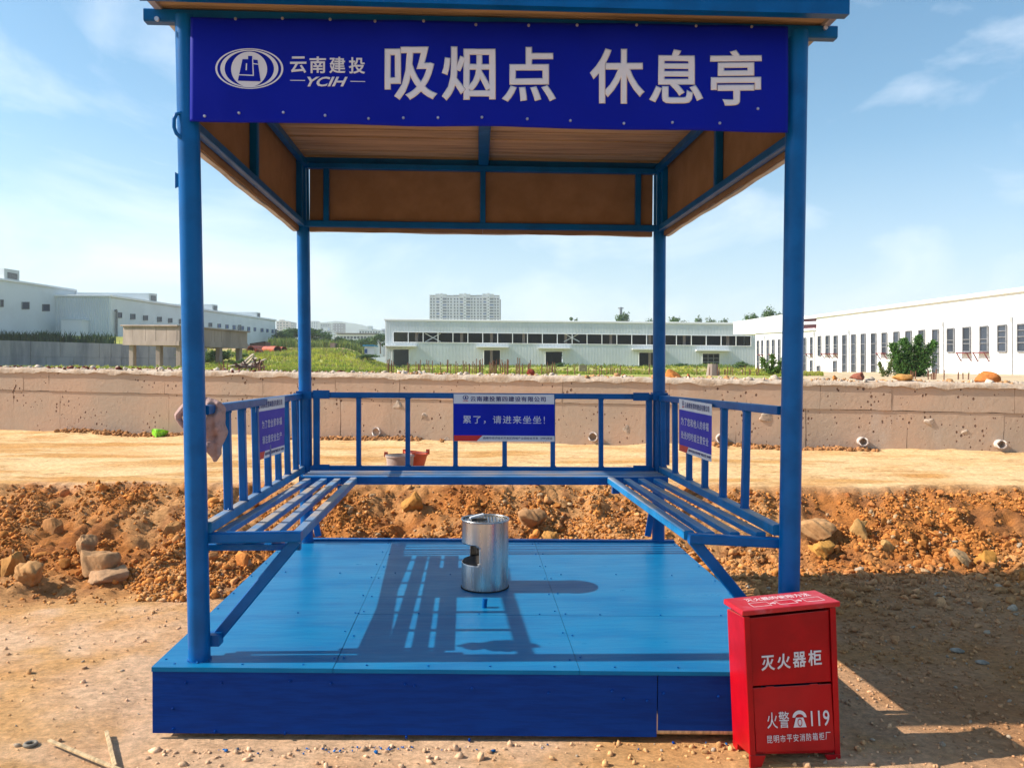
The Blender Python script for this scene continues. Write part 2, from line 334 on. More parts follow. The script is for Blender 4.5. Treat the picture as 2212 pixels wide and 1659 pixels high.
# ------------------------------------------------------------------ the retaining wall's line
WL = U(0, 932, Y=13.3); WR = U(2212, 992, Y=10.3)
wslope = (WR.y-WL.y)/(WR.x-WL.x)
def wy(x): return WL.y+(np.asarray(x, float)-WL.x)*wslope
wdir = Vector((1, wslope, 0)).normalized(); wn = Vector((wdir.y, -wdir.x, 0))
if wn.y > 0: wn = -wn
def ztop(x): return 1.50 + (np.asarray(x, float)-WL.x)/(WR.x-WL.x)*(-.13)

# ------------------------------------------------------------------ near ground
def toe(X): return 5.75 + .30*np.sin(np.asarray(X, float)*.7+1) + .35*sst(0, 4, X) - .35*sst(-2, -5, X) + (fbm(X, X*0+3, .9, 3)-.5)*.5
def lip(X): return 7.65 - .30*sst(.5, 3.5, X) + (fbm(X, X*0+9, 1.1, 4)-.5)*.7
def gh(X, Y):
    X = np.asarray(X, float); Y = np.asarray(Y, float)
    t0, t1 = toe(X), lip(X); t = np.clip((Y-t0)/(t1-t0), 0, 1)
    base = .47*(t**1.25)*(1-.12*np.sin(t*3.14))
    base = base + .47*0
    h = np.where(t >= 1, .47, base)
    bank = sst(-.25, .1, t)*sst(1.02, .86, t) + 0*t
    bank = sst(t0-.35, t0+.3, Y)*(1-sst(t1-.12, t1+.1, Y))
    h = h + bank*(((fbm(X, Y, 1.6, 4)-.5)*.26 + (fbm(X+5, Y*.5, 5, 4, .6)-.5)*.15)*(.25+.75*sst(t1+.1, t1-.5, Y)) - (np.abs(fbm(X+1, Y+4, 3.5, 3)-.5))*.22+.02 - (np.abs(fbm(X+9, Y, 9, 3)-.5))*.13 + (np.abs(fbm(X+3, Y+7, 26, 2)-.5))*.055)
    h = h + (1-bank)*((fbm(X, Y, .5, 3)-.5)*.05 + (fbm(X, Y*3, 4, 4)-.5)*.02 + (fbm(X+2, Y, 22, 3)-.5)*.012*(Y < 9))
    fl = sst(.4, .0, np.maximum(np.maximum(-1.45-X, X-1.6), np.maximum(2.3-Y, Y-5.4)))   # trampled flat under and around the platform
    h = h*(1-fl)+(-.022+.008*(fbm(X, Y, 9, 3)-.5))*fl
    rl = sst(t1+.15, t1+.8, Y)
    h = h + rl*(fbm(X*.35, Y*2.4, 2.2, 4, .6)-.5)*.05
    wyx = wy(X); h = h + sst(wyx-.55, wyx-.0, Y)*(.02+.10*(fbm(X, X*0, 1.1, 3)-.35)) 
    return h
xs = np.concatenate([-8-np.geomspace(.03, 60, 60)[::-1], np.arange(-8, 8, .028), 8+np.geomspace(.03, 60, 60)])
ts = np.concatenate([np.linspace(-40, 0, 40), np.linspace(0.2, 2.2, 30), np.arange(2.23, 8.6, .026), np.arange(8.62, 10.6, .05), np.linspace(10.65, 14.0, 60)])
XX, YY = np.meshgrid(xs, ts); lim = np.minimum(wy(XX)+.25, 99); far = 1
YY = np.where(YY > 8.6, 8.6+(YY-8.6)/(14.0-8.6)*(lim-8.6), YY)
ok = lim > 9
ZZ = gh(XX, YY)
def soil(X, Y, Z, alpha=False):
    t0, t1 = toe(X), lip(X)
    bank = sst(t0-.45, t0+.15, Y)*(1-sst(t1-.18, t1+.1, Y)); ter = sst(t1-.1, t1+.15, Y)
    n = fbm(X, Y, 1.3, 5)[..., None]; n2 = fbm(X+8, Y+3, 6, 4)[..., None]
    near = np.array([.80, .51, .31])*(1-.0*n)+(np.array([.70, .39, .165])-np.array([.80, .51, .31]))*sst(.42, .62, n)
    rub = np.array([.50, .19, .05])+(np.array([.56, .28, .11])-np.array([.50, .19, .05]))*sst(.4, .62, n)
    rub = rub + (np.array([.30, .12, .045])-rub)*sst(.52, .66, n2)*.7
    tr = np.array([.70, .465, .235])+(np.array([.54, .29, .10])-np.array([.70, .465, .235]))*sst(.46, .70, fbm(X*.35, Y*1.6, 1.7, 4)[..., None])
    c = (near+(np.array([.44, .21, .085])-near)*sst(1.2, 2.4, X)[..., None]*.8)*(1-bank[..., None])+rub*bank[..., None]  # ground right of the platform painted darker for the roof's shade
    c = c*(1-ter[..., None])+tr*ter[..., None]
    if alpha: return np.concatenate([c, ter[..., None]], -1)
    foot = sst(wy(X)-.35, wy(X)-.05, Y)[..., None]*sst(.4, .6, n2)
    return c*(1-foot*.6)+np.array([.36, .17, .07])*foot*.6
C = soil(XX, YY, ZZ, True)
ny, nx = XX.shape; idx = np.arange(ny*nx).reshape(ny, nx)
F = np.stack([idx[:-1, :-1], idx[:-1, 1:], idx[1:, 1:], idx[1:, :-1]], -1).reshape(-1, 4)
me = np_mesh('ground', np.stack([XX, YY, ZZ], -1).reshape(-1, 3), F, EARTH, C.reshape(-1, 4), smooth=True)
mesh_obj('ground', me, kind='structure')

# ------------------------------------------------------------------ rocks and clods
def ico(sub):
    t = (1+5**.5)/2
    v = [(-1, t, 0), (1, t, 0), (-1, -t, 0), (1, -t, 0), (0, -1, t), (0, 1, t), (0, -1, -t), (0, 1, -t), (t, 0, -1), (t, 0, 1), (-t, 0, -1), (-t, 0, 1)]
    f = [(0, 11, 5), (0, 5, 1), (0, 1, 7), (0, 7, 10), (0, 10, 11), (1, 5, 9), (5, 11, 4), (11, 10, 2), (10, 7, 6), (7, 1, 8), (3, 9, 4), (3, 4, 2), (3, 2, 6), (3, 6, 8), (3, 8, 9), (4, 9, 5), (2, 4, 11), (6, 2, 10), (8, 6, 7), (9, 8, 1)]
    v = [Vector(a).normalized() for a in v]
    for _ in range(sub):
        c = {}; nf = []
        def mid(a, b):
            k = (min(a, b), max(a, b))
            if k not in c: v.append(((v[a]+v[b])/2).normalized()); c[k] = len(v)-1
            return c[k]
        for a, b, d in f: x, y, z = mid(a, b), mid(b, d), mid(d, a); nf += [(a, x, z), (b, y, x), (d, z, y), (x, y, z)]
        f = nf
    return np.array([tuple(a) for a in v]), np.array(f)
def rock_shape(sub, rg, rough=.25):
    v, f = ico(sub); v = v.copy()
    for _ in range(11 if sub else 4):      # cut by random planes: broken faces
        n = rg.normal(size=3); n /= np.linalg.norm(n); d = rg.uniform(.28, .8); s = v@n; k = s > d; v[k] -= np.outer((s[k]-d)*.85, n)
    off = rg.random(3)*50
    q = fbm(v[:, 0]+off[0]+v[:, 2]*.7, v[:, 1]+off[1]-v[:, 2]*.6, 1.7, 4)
    v *= (1+(q-.5)*2*rough)[:, None]
    v *= rg.uniform([.8, .7, .55], [1.2, 1.1, .85])
    return v, f
def scatter(n, sub, sizef, posf, name, colf, nvar=22, sink=.25, rough=.42):
    rg = np.random.default_rng(len(name)+n); P = posf(n, rg); n = len(P); sz = sizef(n, rg); VV = []; FF = []; CC = []; base = 0
    var = [rock_shape(sub, rg, rough) for _ in range(nvar)]; which = rg.integers(0, nvar, n); ang = rg.uniform(0, 6.283, n); tl = rg.uniform(0, 6.283, n)
    cols = colf(P[:, 0], P[:, 1], rg)
    for k in range(nvar):
        s = np.where(which == k)[0]
        if not len(s): continue
        v, f = var[k]; ca, sa = np.cos(ang[s]), np.sin(ang[s]); ct, st = np.cos(tl[s]), np.sin(tl[s])
        x, y, z = v[:, 0][None], v[:, 1][None], v[:, 2][None]
        y2 = y*ct[:, None]-z*st[:, None]; z2 = y*st[:, None]+z*ct[:, None]
        x3 = x*ca[:, None]-y2*sa[:, None]; y3 = x*sa[:, None]+y2*ca[:, None]
        W = np.stack([x3, y3, z2], -1)*sz[s][:, None, None]+P[s][:, None, :]; W[..., 2] += (sz[s]*(.5-sink))[:, None]
        VV.append(W.reshape(-1, 3)); nv = len(v); FF.append((f[None]+(np.arange(len(s))*nv)[:, None, None]+base).reshape(-1, 3)); base += nv*len(s)
        CC.append(np.repeat(cols[s], nv, 0))
    me = np_mesh(name, np.concatenate(VV), np.concatenate(FF), CLOD, np.concatenate(CC)); return me
def off_floor(x, y): return ~((x > -1.42) & (x < 1.55) & (y > 3.3) & (y < 5.95))
def bankpos(n, rg, xr=(-6.6, 6.6), pw=1.0):
    x = rg.uniform(*xr, n*2); t = rg.random(n*2)**pw; y = toe(x)-.25+(lip(x)-toe(x)+.2)*t
    dens = fbm(x, y, 1.5, 3); keep = (rg.random(n*2) < sst(.42, .58, dens)*(.25+.75*sst(lip(x)+.1, lip(x)-.7, y))+.05) & off_floor(x, y); x, y = x[keep][:n], y[keep][:n]
    return np.stack([x, y, gh(x, y)], 1)
def clodcol(x, y, rg):
    c = soil(x, y, x); b = rg.random((len(x), 1)); o = np.array([.56, .225, .06])*(.5+.7*rg.random((len(x), 1)))
    c = np.where(b < .68, o, c*(.8+.4*rg.random((len(x), 1)))); g = rg.random((len(x), 1)) < .05
    return np.where(g, np.array([.44, .29, .16]), c)
mesh_obj('small_clods', scatter(44000, 0, lambda n, r: np.clip(r.lognormal(-4.5, .42, n), .005, .035), lambda n, r: bankpos(n, r, pw=1.3), 'small_clods', clodcol), kind='stuff')
mesh_obj('earth_clods', scatter(2900, 1, lambda n, r: np.clip(r.lognormal(-3.85, .48, n), .010, .065), lambda n, r: bankpos(n, r, pw=1.5), 'earth_clods', clodcol, rough=.3), kind='stuff')
mesh_obj('rock_lumps', scatter(150, 2, lambda n, r: np.clip(r.lognormal(-2.95, .25, n), .04, .085), lambda n, r: bankpos(n, r, pw=1.9), 'rock_lumps', clodcol, rough=.35), kind='stuff')
def nearpos(n, rg):
    x = rg.uniform(-5, 5.5, n*2); y = 2.6+3.9*rg.random(n*2)**.8; right = sst(1.2, 2.2, x)
    keep = off_floor(x, y) & (rg.random(n*2) < .12+.88*right); x, y = x[keep][:n], y[keep][:n]
    return np.stack([x, y, gh(x, y)], 1)
def nearcol(x, y, rg):
    c = soil(x, y, x)*(.65+.55*rg.random((len(x), 1))); g = rg.random((len(x), 1)) < .05
    return np.where(g, np.array([.40, .31, .22]), c)
mesh_obj('gravel', scatter(17000, 0, lambda n, r: np.clip(r.lognormal(-4.95, .42, n), .003, .022), nearpos, 'gravel', nearcol), kind='stuff')
def rightpos(n, rg):
    x = rg.uniform(1.7, 5.5, n*2); y = 4.4+2.2*rg.random(n*2)**.7; k = off_floor(x, y) & (rg.random(n*2) < sst(4.0, 6.0, y)*.9+.08); x, y = x[k][:n], y[k][:n]; return np.stack([x, y, gh(x, y)], 1)
mesh_obj('loose_stones', scatter(1700, 1, lambda n, r: np.clip(r.lognormal(-3.75, .4, n), .012, .06), rightpos, 'loose_stones', nearcol, rough=.3), kind='stuff')
def footpos(n, rg):
    x = rg.uniform(-9, 9, n*3); y = wy(x)-.02-.22*rg.random(n*3)**2; k = fbm(x, x*0, .8, 3) > .47; x, y = x[k][:n], y[k][:n]; return np.stack([x, y, gh(x, y)], 1)
mesh_obj('spoil_crumbs', scatter(1500, 0, lambda n, r: np.clip(r.lognormal(-3.6, .4, n), .01, .05), footpos, 'spoil_crumbs', lambda x, y, r: np.array([.36, .17, .07])*(.7+.6*r.random((len(x), 1)))), kind='stuff')

def boulder(px, py, wpx, hpx, label, col, seed, dz=0, flat=1.0):
    # find where the sight line meets the bank
    d = FWD + RGT*((px-CXP)/FPX) + UPV*((CYP-py)/FPX); t = 2.5
    while t < 12 and (EYE+d*t).z > float(gh((EYE+d*t).x, (EYE+d*t).y)): t += .02
    p = EYE+d*t; rg = np.random.default_rng(seed); v, f = rock_shape(4, rg, .38)
    ext = v.max(0)-v.min(0); v = v/ext*np.array([wpx, wpx*.9, hpx*1.25])*p.y/FPX
    col = (col[0]*.96, col[1]*.86, col[2]*.70); m = mat('rock_%d' % seed, col, rough=.95, vs=9, col2=tuple(c*.68 for c in col), bump=.012, bs=14, spec=.15)
    me = np_mesh('boulder', v, f, m); o = mesh_obj('boulder', me, label=label, cat='boulder', group='boulders in the rubble bank')
    o.location = (p.x, p.y+.05, p.z+hpx*.30*p.y/FPX); o.rotation_euler = (0, 0, 0)
boulder(206, 1240, 112, 54, 'widest flat pale boulder low on the bank left of the shelter', (.44, .27, .155), 1)
boulder(240, 1262, 88, 36, 'low dusty pink slab lying in front of the flat pale boulder', (.46, .30, .20), 2)
boulder(190, 1194, 52, 38, 'brownish rounded boulder sitting just above the widest flat boulder', (.42, .26, .15), 3)
boulder(15, 1248, 50, 62, 'orange brown boulder cut off by the left edge of the photo', (.47, .25, .09), 4)
boulder(55, 1268, 62, 46, 'yellowish clod standing alone on the dusty ground at far left', (.50, .29, .14), 5)
boulder(1185+65, 1145, 10, 10, 'small rust clod in the rubble behind the steel bin', (.42, .18, .06), 6)
boulder(880, 1110, 52, 42, 'round orange boulder under the back bench left of the bin', (.50, .26, .08), 7)
boulder(1150, 1142, 66, 40, 'greyish pink boulder right behind the steel bin', (.42, .25, .14), 8)
boulder(1190, 1180, 40, 30, 'ochre boulder at the rear edge of the platform', (.50, .27, .09), 9)
boulder(1770, 1168, 92, 52, 'largest tan boulder just right of the front right post', (.47, .29, .16), 10)
boulder(1858, 1160, 46, 54, 'upright yellow boulder in the bank right of the largest tan one', (.52, .32, .14), 11)
boulder(1782, 1208, 58, 44, 'bright ochre rock under the largest tan boulder', (.54, .30, .09), 12)
boulder(1835, 1060+100, 20, 20, 'small rust rock wedged between two big boulders', (.40, .19, .07), 13)
boulder(2085, 1220, 44, 34, 'rounded pale boulder at the shadow edge on the right', (.50, .34, .20), 14)
boulder(2140, 1228, 46, 46, 'orange yellow jagged rock at the shadow edge far right', (.55, .29, .08), 15)
boulder(1840, 1030+48, 26, 16, 'reddish clod on the bank top right of the shelter', (.40, .16, .06), 16)
boulder(1925, 1200, 40, 28, 'broad sandy clod midway up the right hand bank', (.50, .33, .15), 17)
boulder(110, 1150, 46, 28, 'ridged brown clod high on the left bank', (.42, .21, .09), 18)
boulder(362, 1155, 36, 28, 'ochre clod beside the front left post', (.48, .26, .11), 19)

# ------------------------------------------------------------------ retaining wall with cast panels
wroot = empty('retaining_wall', (0, float(wy(0)), 0), 'long low pinkish concrete wall behind the shelter with drain pipes sticking out', 'wall')
def wp(x, z, out=0.0):
    p = Vector((x, float(wy(x)), z)); return p+wn*out
X0, X1 = -22.0, 20.0
b = MB(); nn = 80
for i in range(nn):
    a, c = X0+(X1-X0)*i/nn, X0+(X1-X0)*(i+1)/nn
    za, zc = float(ztop(a)), float(ztop(c))
    b.hexa([wp(a, .2, -.03), wp(c, .2, -.03), wp(c, .2, -.7), wp(a, .2, -.7), wp(a, za-.02, -.03), wp(c, zc-.02, -.03), wp(c, zc-.02, -.7), wp(a, za-.02, -.7)])
b.build('core', MORTAR, wroot)
def wall_panel(a, c, z0f, z1f, off, tilt, rg):
    nxp = max(2, int((c-a)/.12)); nz = 5; V = []; F = []
    for j in range(nz+1):
        for i in range(nxp+1):
            x = a+(c-a)*i/nxp; z = z0f(x)+(z1f(x)-z0f(x))*j/nz
            e = (vnoise(np.array(x*9+off*900), np.array(z*9))-.5)
            if i in (0, nxp): x += float(e)*.012
            if j in (0, nz): z += float(e)*.014
            V.append(wp(x, z, off+tilt*(j/nz-.5)))
    for j in range(nz):
        for i in range(nxp): k = j*(nxp+1)+i; F.append((k, k+1, k+nxp+2, k+nxp+1))
    n0 = len(V); rim = [i for i in range(nxp+1)]+[(j+1)*(nxp+1)-1 for j in range(1, nz+1)]+[nz*(nxp+1)+i for i in range(nxp-1, -1, -1)]+[j*(nxp+1) for j in range(nz-1, 0, -1)]
    for k in rim: V.append(V[k]-wn*.04)
    for q in range(len(rim)): F.append((rim[q], n0+q, n0+(q+1) % len(rim), rim[(q+1) % len(rim)]))
    m = MB(); m.v = [tuple(v) for v in V]; m.f = F; m.build('wall_panel', WALLM, wroot)
rg = np.random.default_rng(5)
mid = lambda x: float(ztop(x))-.36+.035*(WR.x-x)/(WR.x-WL.x)
xj = [X0]; 
marks = sorted([U(px, 900, P=(WL, wn)).x for px in (30, 130, 365, 545, 735, 845, 980, 1175, 1400, 1590, 1740, 1960)])
xj += list(np.arange(X0+1.5, marks[0]-.6, 1.6)) + marks + list(np.arange(marks[-1]+1.2, X1, 1.5)) + [X1]
for i in range(len(xj)-1):
    a, c = xj[i]+.0018, xj[i+1]-.0018
    wall_panel(a, c, lambda x: .25, lambda x: mid(x)-.002, rg.uniform(0, .007), rg.uniform(-.004, .004), rg)
xu = [X0]+[v+rg.uniform(-.3, .3) for v in xj[1:-1:1]]+[X1]
for i in range(len(xu)-1):
    wall_panel(xu[i]+.0018, xu[i+1]-.0018, lambda x: mid(x)+.003, lambda x: float(ztop(x)), .012+rg.uniform(0, .007), rg.uniform(-.004, .004), rg)
# rough crust on top
nxc = 1400; xs2 = np.linspace(X0, X1, nxc); rows = [(.035, -.035), (.03, .01), (.0, .03), (-.1, .04), (-.25, .045), (-.45, .04), (-.72, .02)]
V = []; 
for k, (o_, dz) in enumerate(rows):
    n = fbm(xs2, xs2*0+k*.7, 5, 4)-.5; n2 = fbm(xs2, xs2*0+k*.9+5, 1.2, 2)-.5
    oo = o_+n*.03*(k < 3); z = ztop(xs2)+dz+n*(.05 if k else .09)+n2*.03
    V.append(np.stack([xs2+wn.x*oo, wy(xs2)+wn.y*oo, z], -1))
V = np.concatenate(V); idx = np.arange(len(rows)*nxc).reshape(len(rows), nxc)
F = np.stack([idx[:-1, :-1], idx[:-1, 1:], idx[1:, 1:], idx[1:, :-1]], -1).reshape(-1, 4)
CR = mat('mortar_crust', (.54, .43, .33), rough=.95, vs=5, col2=(.40, .28, .19), bump=.015, bs=22, spec=.15)
mesh_obj('mortar_crust', np_mesh('mortar_crust', V, F, CR, smooth=True), wroot)
def toppos(n, rg):
    x = rg.uniform(-9, 10, n); y = wy(x)+rg.uniform(.03, 1.6, n); return np.stack([x, y, ztop(x)+.03], 1)
mesh_obj('wall_top_rubble', scatter(2600, 0, lambda n, r: np.clip(r.lognormal(-3.9, .5, n), .008, .07), toppos, 'wall_top_rubble',
    lambda x, y, r: np.where(r.random((len(x), 1)) < .5, np.array([.52, .42, .33]), np.where((x < -2)[:, None], np.array([.16, .05, .035]), np.array([.46, .25, .12])))*(.75+.5*r.random((len(x), 1)))), kind='stuff')
# pipes and mortar lumps of the wall
def wall_at(px, py): return U(px, py, P=(WL+wn*.018, wn))
for px, py, r, ln in ((813, 933, .070, .02), (1281, 943, .068, .07), (1557, 947, .068, .08), (1861, 953, .062, .10), (2158, 959, .062, .09)):
    c = wall_at(px, py); b = MB(); a = wdir; u = zv; R = []
    e = c+wn*ln
    for p, q in ((c-wn*.05, r), (e, r), (e, r*.78), (c-wn*.02, r*.78)):
        R.append([p+a*q*math.cos(k/24*6.2832)+u*q*math.sin(k/24*6.2832)+wn*(.012*math.sin(k*.9) if p is e else 0) for k in range(24)])
    b.loft(R, cap=False); p = b.build('drain_pipe', PVC, wroot, smooth=True)
    b = MB(); b.tube(c-wn*.03, c-wn*.025, r*.78, 20); b.build('pipe_hole', BLK, p)
for px, py, wx, hx, sd in ((2013, 912, 34, 34, 1), (2086, 930, 26, 26, 2), (222, 934, 34, 20, 3), (970, 948, 30, 26, 4), (915, 905, 26, 36, 5), (1358, 930, 40, 38, 6), (1665, 905, 60, 32, 7), (1700, 925, 30, 30, 8), (2040, 885, 22, 14, 9), (860, 878, 30, 34, 10)):
    c = wall_at(px, py); r_ = np.random.default_rng(sd+40); v, f = rock_shape(2, r_, .4); ext = v.max(0)-v.min(0); v = v/ext*np.array([wx*.8, 9, hx*.75])*c.y/FPX
    o = mesh_obj('mortar_lump', np_mesh('mortar_lump', v+np.array(c)[None]-np.array(wn)[None]*.03, f, MORTAR, smooth=True), wroot)

# ------------------------------------------------------------------ field behind the wall, hills
th = np.radians(np.concatenate([np.linspace(-80, -37, 20), np.linspace(-36, 40, 320), np.linspace(41, 80, 20)]))
tt = np.concatenate([np.linspace(0, 30, 60), np.geomspace(31, 4200, 110)])
TH, TT = np.meshgrid(th, tt)
# wall's back face distance along each direction
den = np.cos(TH)-wslope*np.sin(TH); r0 = (WL.y-WL.x*wslope+.62)/np.maximum(den, .12); RR = np.minimum(r0, 60)+TT
FX, FY = RR*np.sin(TH), RR*np.cos(TH)
def fz(X, Y):
    X = np.asarray(X, float); Y = np.asarray(Y, float)
    u = (X/np.maximum(Y, 1)-YAW)*FPX+CXP
    left = 1-sst(740, 860, u); z = 1.40+.0*Y+.4*sst(40, 150, Y)*sst(860, 900, u)
    z = z+left*(4.1*sst(48, 165, Y)*sst(380, 470, u)+ 4.4*sst(109, 111.5, Y)*(1-sst(380, 470, u))*sst(99, 100, Y))
    z = z+(fbm(X, Y, .05, 3)-.5)*.9*sst(35, 90, Y)+(fbm(X, Y, .8, 3)-.5)*.12*sst(14, 20, Y)
    return z - .12*(1-sst(0, 10, X))*0
FZ = fz(FX, FY)
FZ[0] = ztop(FX[0])-.03; FZ[1] = ztop(FX[1])+.0
n = fbm(FX, FY, .12, 4)[..., None]; n2 = fbm(FX+40, FY, .6, 3)[..., None]
fc = np.array([.34, .34, .09])+(np.array([.44, .32, .16])-np.array([.34, .34, .09]))*sst(.56, .68, n)
uu = (FX/np.maximum(FY, 1)-YAW)*FPX+CXP
strip = (sst(118, 130, FY)*(1-sst(150, 160, FY))*(uu < 830))[..., None]; fc = fc+(np.array([.50, .34, .19])-fc)*strip; strip = sst(1690, 1760, uu)[..., None]; fc = fc+(np.array([.56, .42, .26])-fc)*strip
rim = (1-sst(13.5, 17.5, RR))[..., None]; fc = fc+(np.array([.52, .42, .32])-fc)*rim
ny, nx = FX.shape; idx = np.arange(ny*nx).reshape(ny, nx); F = np.stack([idx[:-1, :-1], idx[:-1, 1:], idx[1:, 1:], idx[1:, :-1]], -1).reshape(-1, 4)
mesh_obj('field', np_mesh('field', np.stack([FX, FY, FZ], -1).reshape(-1, 3), F, FIELDM, fc.reshape(-1, 3), smooth=True), kind='structure')
# hill
hx = np.linspace(-1900, 1500, 140); hy = np.linspace(2500, 3900, 40); HX, HY = np.meshgrid(hx, hy)
uh = (HX/3000-YAW)*FPX+CXP
prof = np.interp(uh, [100, 420, 590, 620, 650, 690, 735, 770, 800, 830, 900, 1100, 1500, 1900], [25, 40, 66, 72, 84, 97, 103, 97, 88, 76, 55, 20, 10, 5])*3000/FPX
HZ = 1+prof*np.exp(-((HY-3000)/330)**2)*(1+.10*(fbm(HX, HY, .01, 4)-.5)) + (fbm(HX, HY, .03, 3)-.5)*10
hc = np.array([.07, .095, .05])*(.7+.6*fbm(HX, HY, .02, 4))[..., None]
ny, nx = HX.shape; idx = np.arange(ny*nx).reshape(ny, nx); F = np.stack([idx[:-1, :-1], idx[:-1, 1:], idx[1:, 1:], idx[1:, :-1]], -1).reshape(-1, 4)
mesh_obj('hills', np_mesh('hills', np.stack([HX, HY, HZ], -1).reshape(-1, 3), F, attrmat('hill_woods', bump=0, vs=.02), hc.reshape(-1, 3), smooth=True), kind='structure')

# ------------------------------------------------------------------ centre warehouse
WA = U(830, 791, Y=150); WB = U(1700, 801, Y=141); WPL = vplane(WA, WB); wd = (WB-WA); wd.z = 0; wd.normalize(); WN = WPL[1]
def W_(px, py, out=0): return U(px, py, P=WPL)+WN*out
def topy(px): return 691.5+(px-832)*.0112
def boty(px): return 795+(px-832)*.0112
wh = empty('warehouse', WA, 'long pale corrugated steel warehouse with a dark window strip and five open doorways', 'warehouse')
def corr(segs, amp=.07, pitch=.27):
    b = MB()
    for xa, xb, f0, f1 in segs:
        pa, pb = W_(xa, 750), W_(xb, 750); ln = (pb-pa).length; n = max(1, int(ln/pitch)); base = len(b.v); cols = 0
        for i in range(n):
            for q, o_ in ((0, 0), (.45, 0), (.6, amp), (.85, amp)):
                px = xa+(xb-xa)*(i+q)/n; b.v.append(tuple(W_(px, f0(px), o_))); b.v.append(tuple(W_(px, f1(px), o_))); cols += 1
        px = xb; b.v.append(tuple(W_(px, f0(px)))); b.v.append(tuple(W_(px, f1(px)))); cols += 1
        for k in range(cols-1): b.f.append((base+2*k+1, base+2*k+3, base+2*k+2, base+2*k))
    return b
lin = lambda y0, x0=832: (lambda px: y0+(px-x0)*.0112)
doors = [(847, 884, 754), (1045, 1081, 756), (1178, 1216, 759), (1380, 1417, 761), (1517, 1555, 763)]
SX0, SX1 = 850, 1622; st0, st1 = lin(717), lin(739)
segs = [(832, SX0, topy, boty), (SX0, SX1, topy, st0), (SX1, 1690, topy, boty)]
cur = SX0
for a, c, yt in doors:
    if a <= SX0+1: a_ = a
    if a > cur: segs.append((cur, a, st1, boty))
    segs.append((max(a, SX0), c, st1, (lambda y: (lambda px: y))(yt))); cur = c
segs.append((cur, SX1, st1, boty))
corr(segs).build('cladding', CLAD, wh, fixn=False)
b = MB(); wi = -.5
dep = 32
for (xa, xb) in ((832, 1690),):
    tl, tr = W_(xa, topy(xa)+1, -.15), W_(xb, topy(xb)+1, -.15); back = -WN*dep
    b.prism([tl, tr, tr+back, tl+back], (0, 0, -.2))
b.build('roof', CLAD, wh)
for px in (832.5, 1689.5):
    b = MB(); t, d_ = W_(px, topy(px), -.16), W_(px, boty(px)+3, -.16); b.prism([t, t-WN*dep, d_-WN*dep, d_], wd*.1); b.build('side_wall', CLAD, wh)
def wbk(px, py): return W_(px, py)-WN*dep
b = MB()
for a, c in ((833, 1066), (1095, 1208), (1240, 1689)):
    b.prism([wbk(a, 690), wbk(c, 695), wbk(c, 815), wbk(a, 815)], WN*.1)
b.prism([wbk(1060, 693), wbk(1100, 693), wbk(1100, 752), wbk(1060, 752)], WN*.11); b.prism([wbk(1200, 693), wbk(1245, 693), wbk(1245, 753), wbk(1200, 753)], WN*.11)
b.build('rear_wall', DARKI, wh)
b = MB(); b.bar(W_(830, 690.8, .05), W_(1692, 700.4, .05), .35, .35); b.build('eaves_trim', CLADW, wh)
b = MB(); b.bar(W_(SX0, st0(SX0), .08), W_(SX1, st0(SX1), .08), .12, .12); b.bar(W_(SX0, st1(SX0), .08), W_(SX1, st1(SX1), .08), .12, .12)
b.bar(W_(SX0, st0(SX0), .08), W_(SX0, st1(SX0), .08), .12, .12); b.bar(W_(SX1, st0(SX1), .08), W_(SX1, st1(SX1), .08), .12, .12); b.build('strip_frame', CLADW, wh)
for k in range(1, 24):
    px = SX0+(SX1-SX0)*k/24; b = MB(); b.bar(W_(px, st0(px)+.7, .06), W_(px, st1(px)-.7, .06), .16, .14); b.build('mullion', CLADW, wh)
for px in (897, 995, 1060, 1130, 1222, 1320, 1405, 1480, 1575):
    b = MB(); b.bar(W_(px, topy(px)+5, -1.4), W_(px, boty(px), -1.4), .6, .5); b.build('column', CONC, wh)
for xa, xb in ((917, 950), (1218, 1252)):
    b = MB(); b.bar(W_(xa, 720, -.8), W_(xb, 738, -.8), .16, .16); b.bar(W_(xa, 738, -.95), W_(xb, 720, -.95), .16, .16); b.build('cross_brace', CLADW, wh)
for (a, c, yt), (ca, cb, cyy) in zip(doors, ((832, 901, 749), (1030, 1099, 751), (1163, 1232, 753.5), (1365, 1434, 756), (1502, 1574, 758.5))):
    b = MB(); q0, q1 = W_(ca, cyy, .05), W_(cb, cyy+.6, .05); b.hexa([q0, q1, q1+WN*1.5, q0+WN*1.5, q0+zv*.25, q1+zv*.25, q1+zv*.2+WN*1.5, q0+zv*.2+WN*1.5]); b.build('door_canopy', CLADW, wh)
    b = MB(); b.bar(W_(a, yt, .04), W_(a, boty(a), .04), .14, .14); b.bar(W_(c, yt, .04), W_(c, boty(c), .04), .14, .14); b.bar(W_(a, yt, .05), W_(c, yt, .05), .14, .14); b.build('door_frame', CLADW, wh)
b = MB()
for q in (0, 1/3, 2/3, 1): b.bar(W_(1518+36*q, 763, -.2), W_(1518+36*q, 803, -.2), .12, .12)
for q in (765, 774, 782): b.bar(W_(1518, q, -.2), W_(1554, q, -.2), .12, .12)
b.build('door_grille', FRAME, wh)

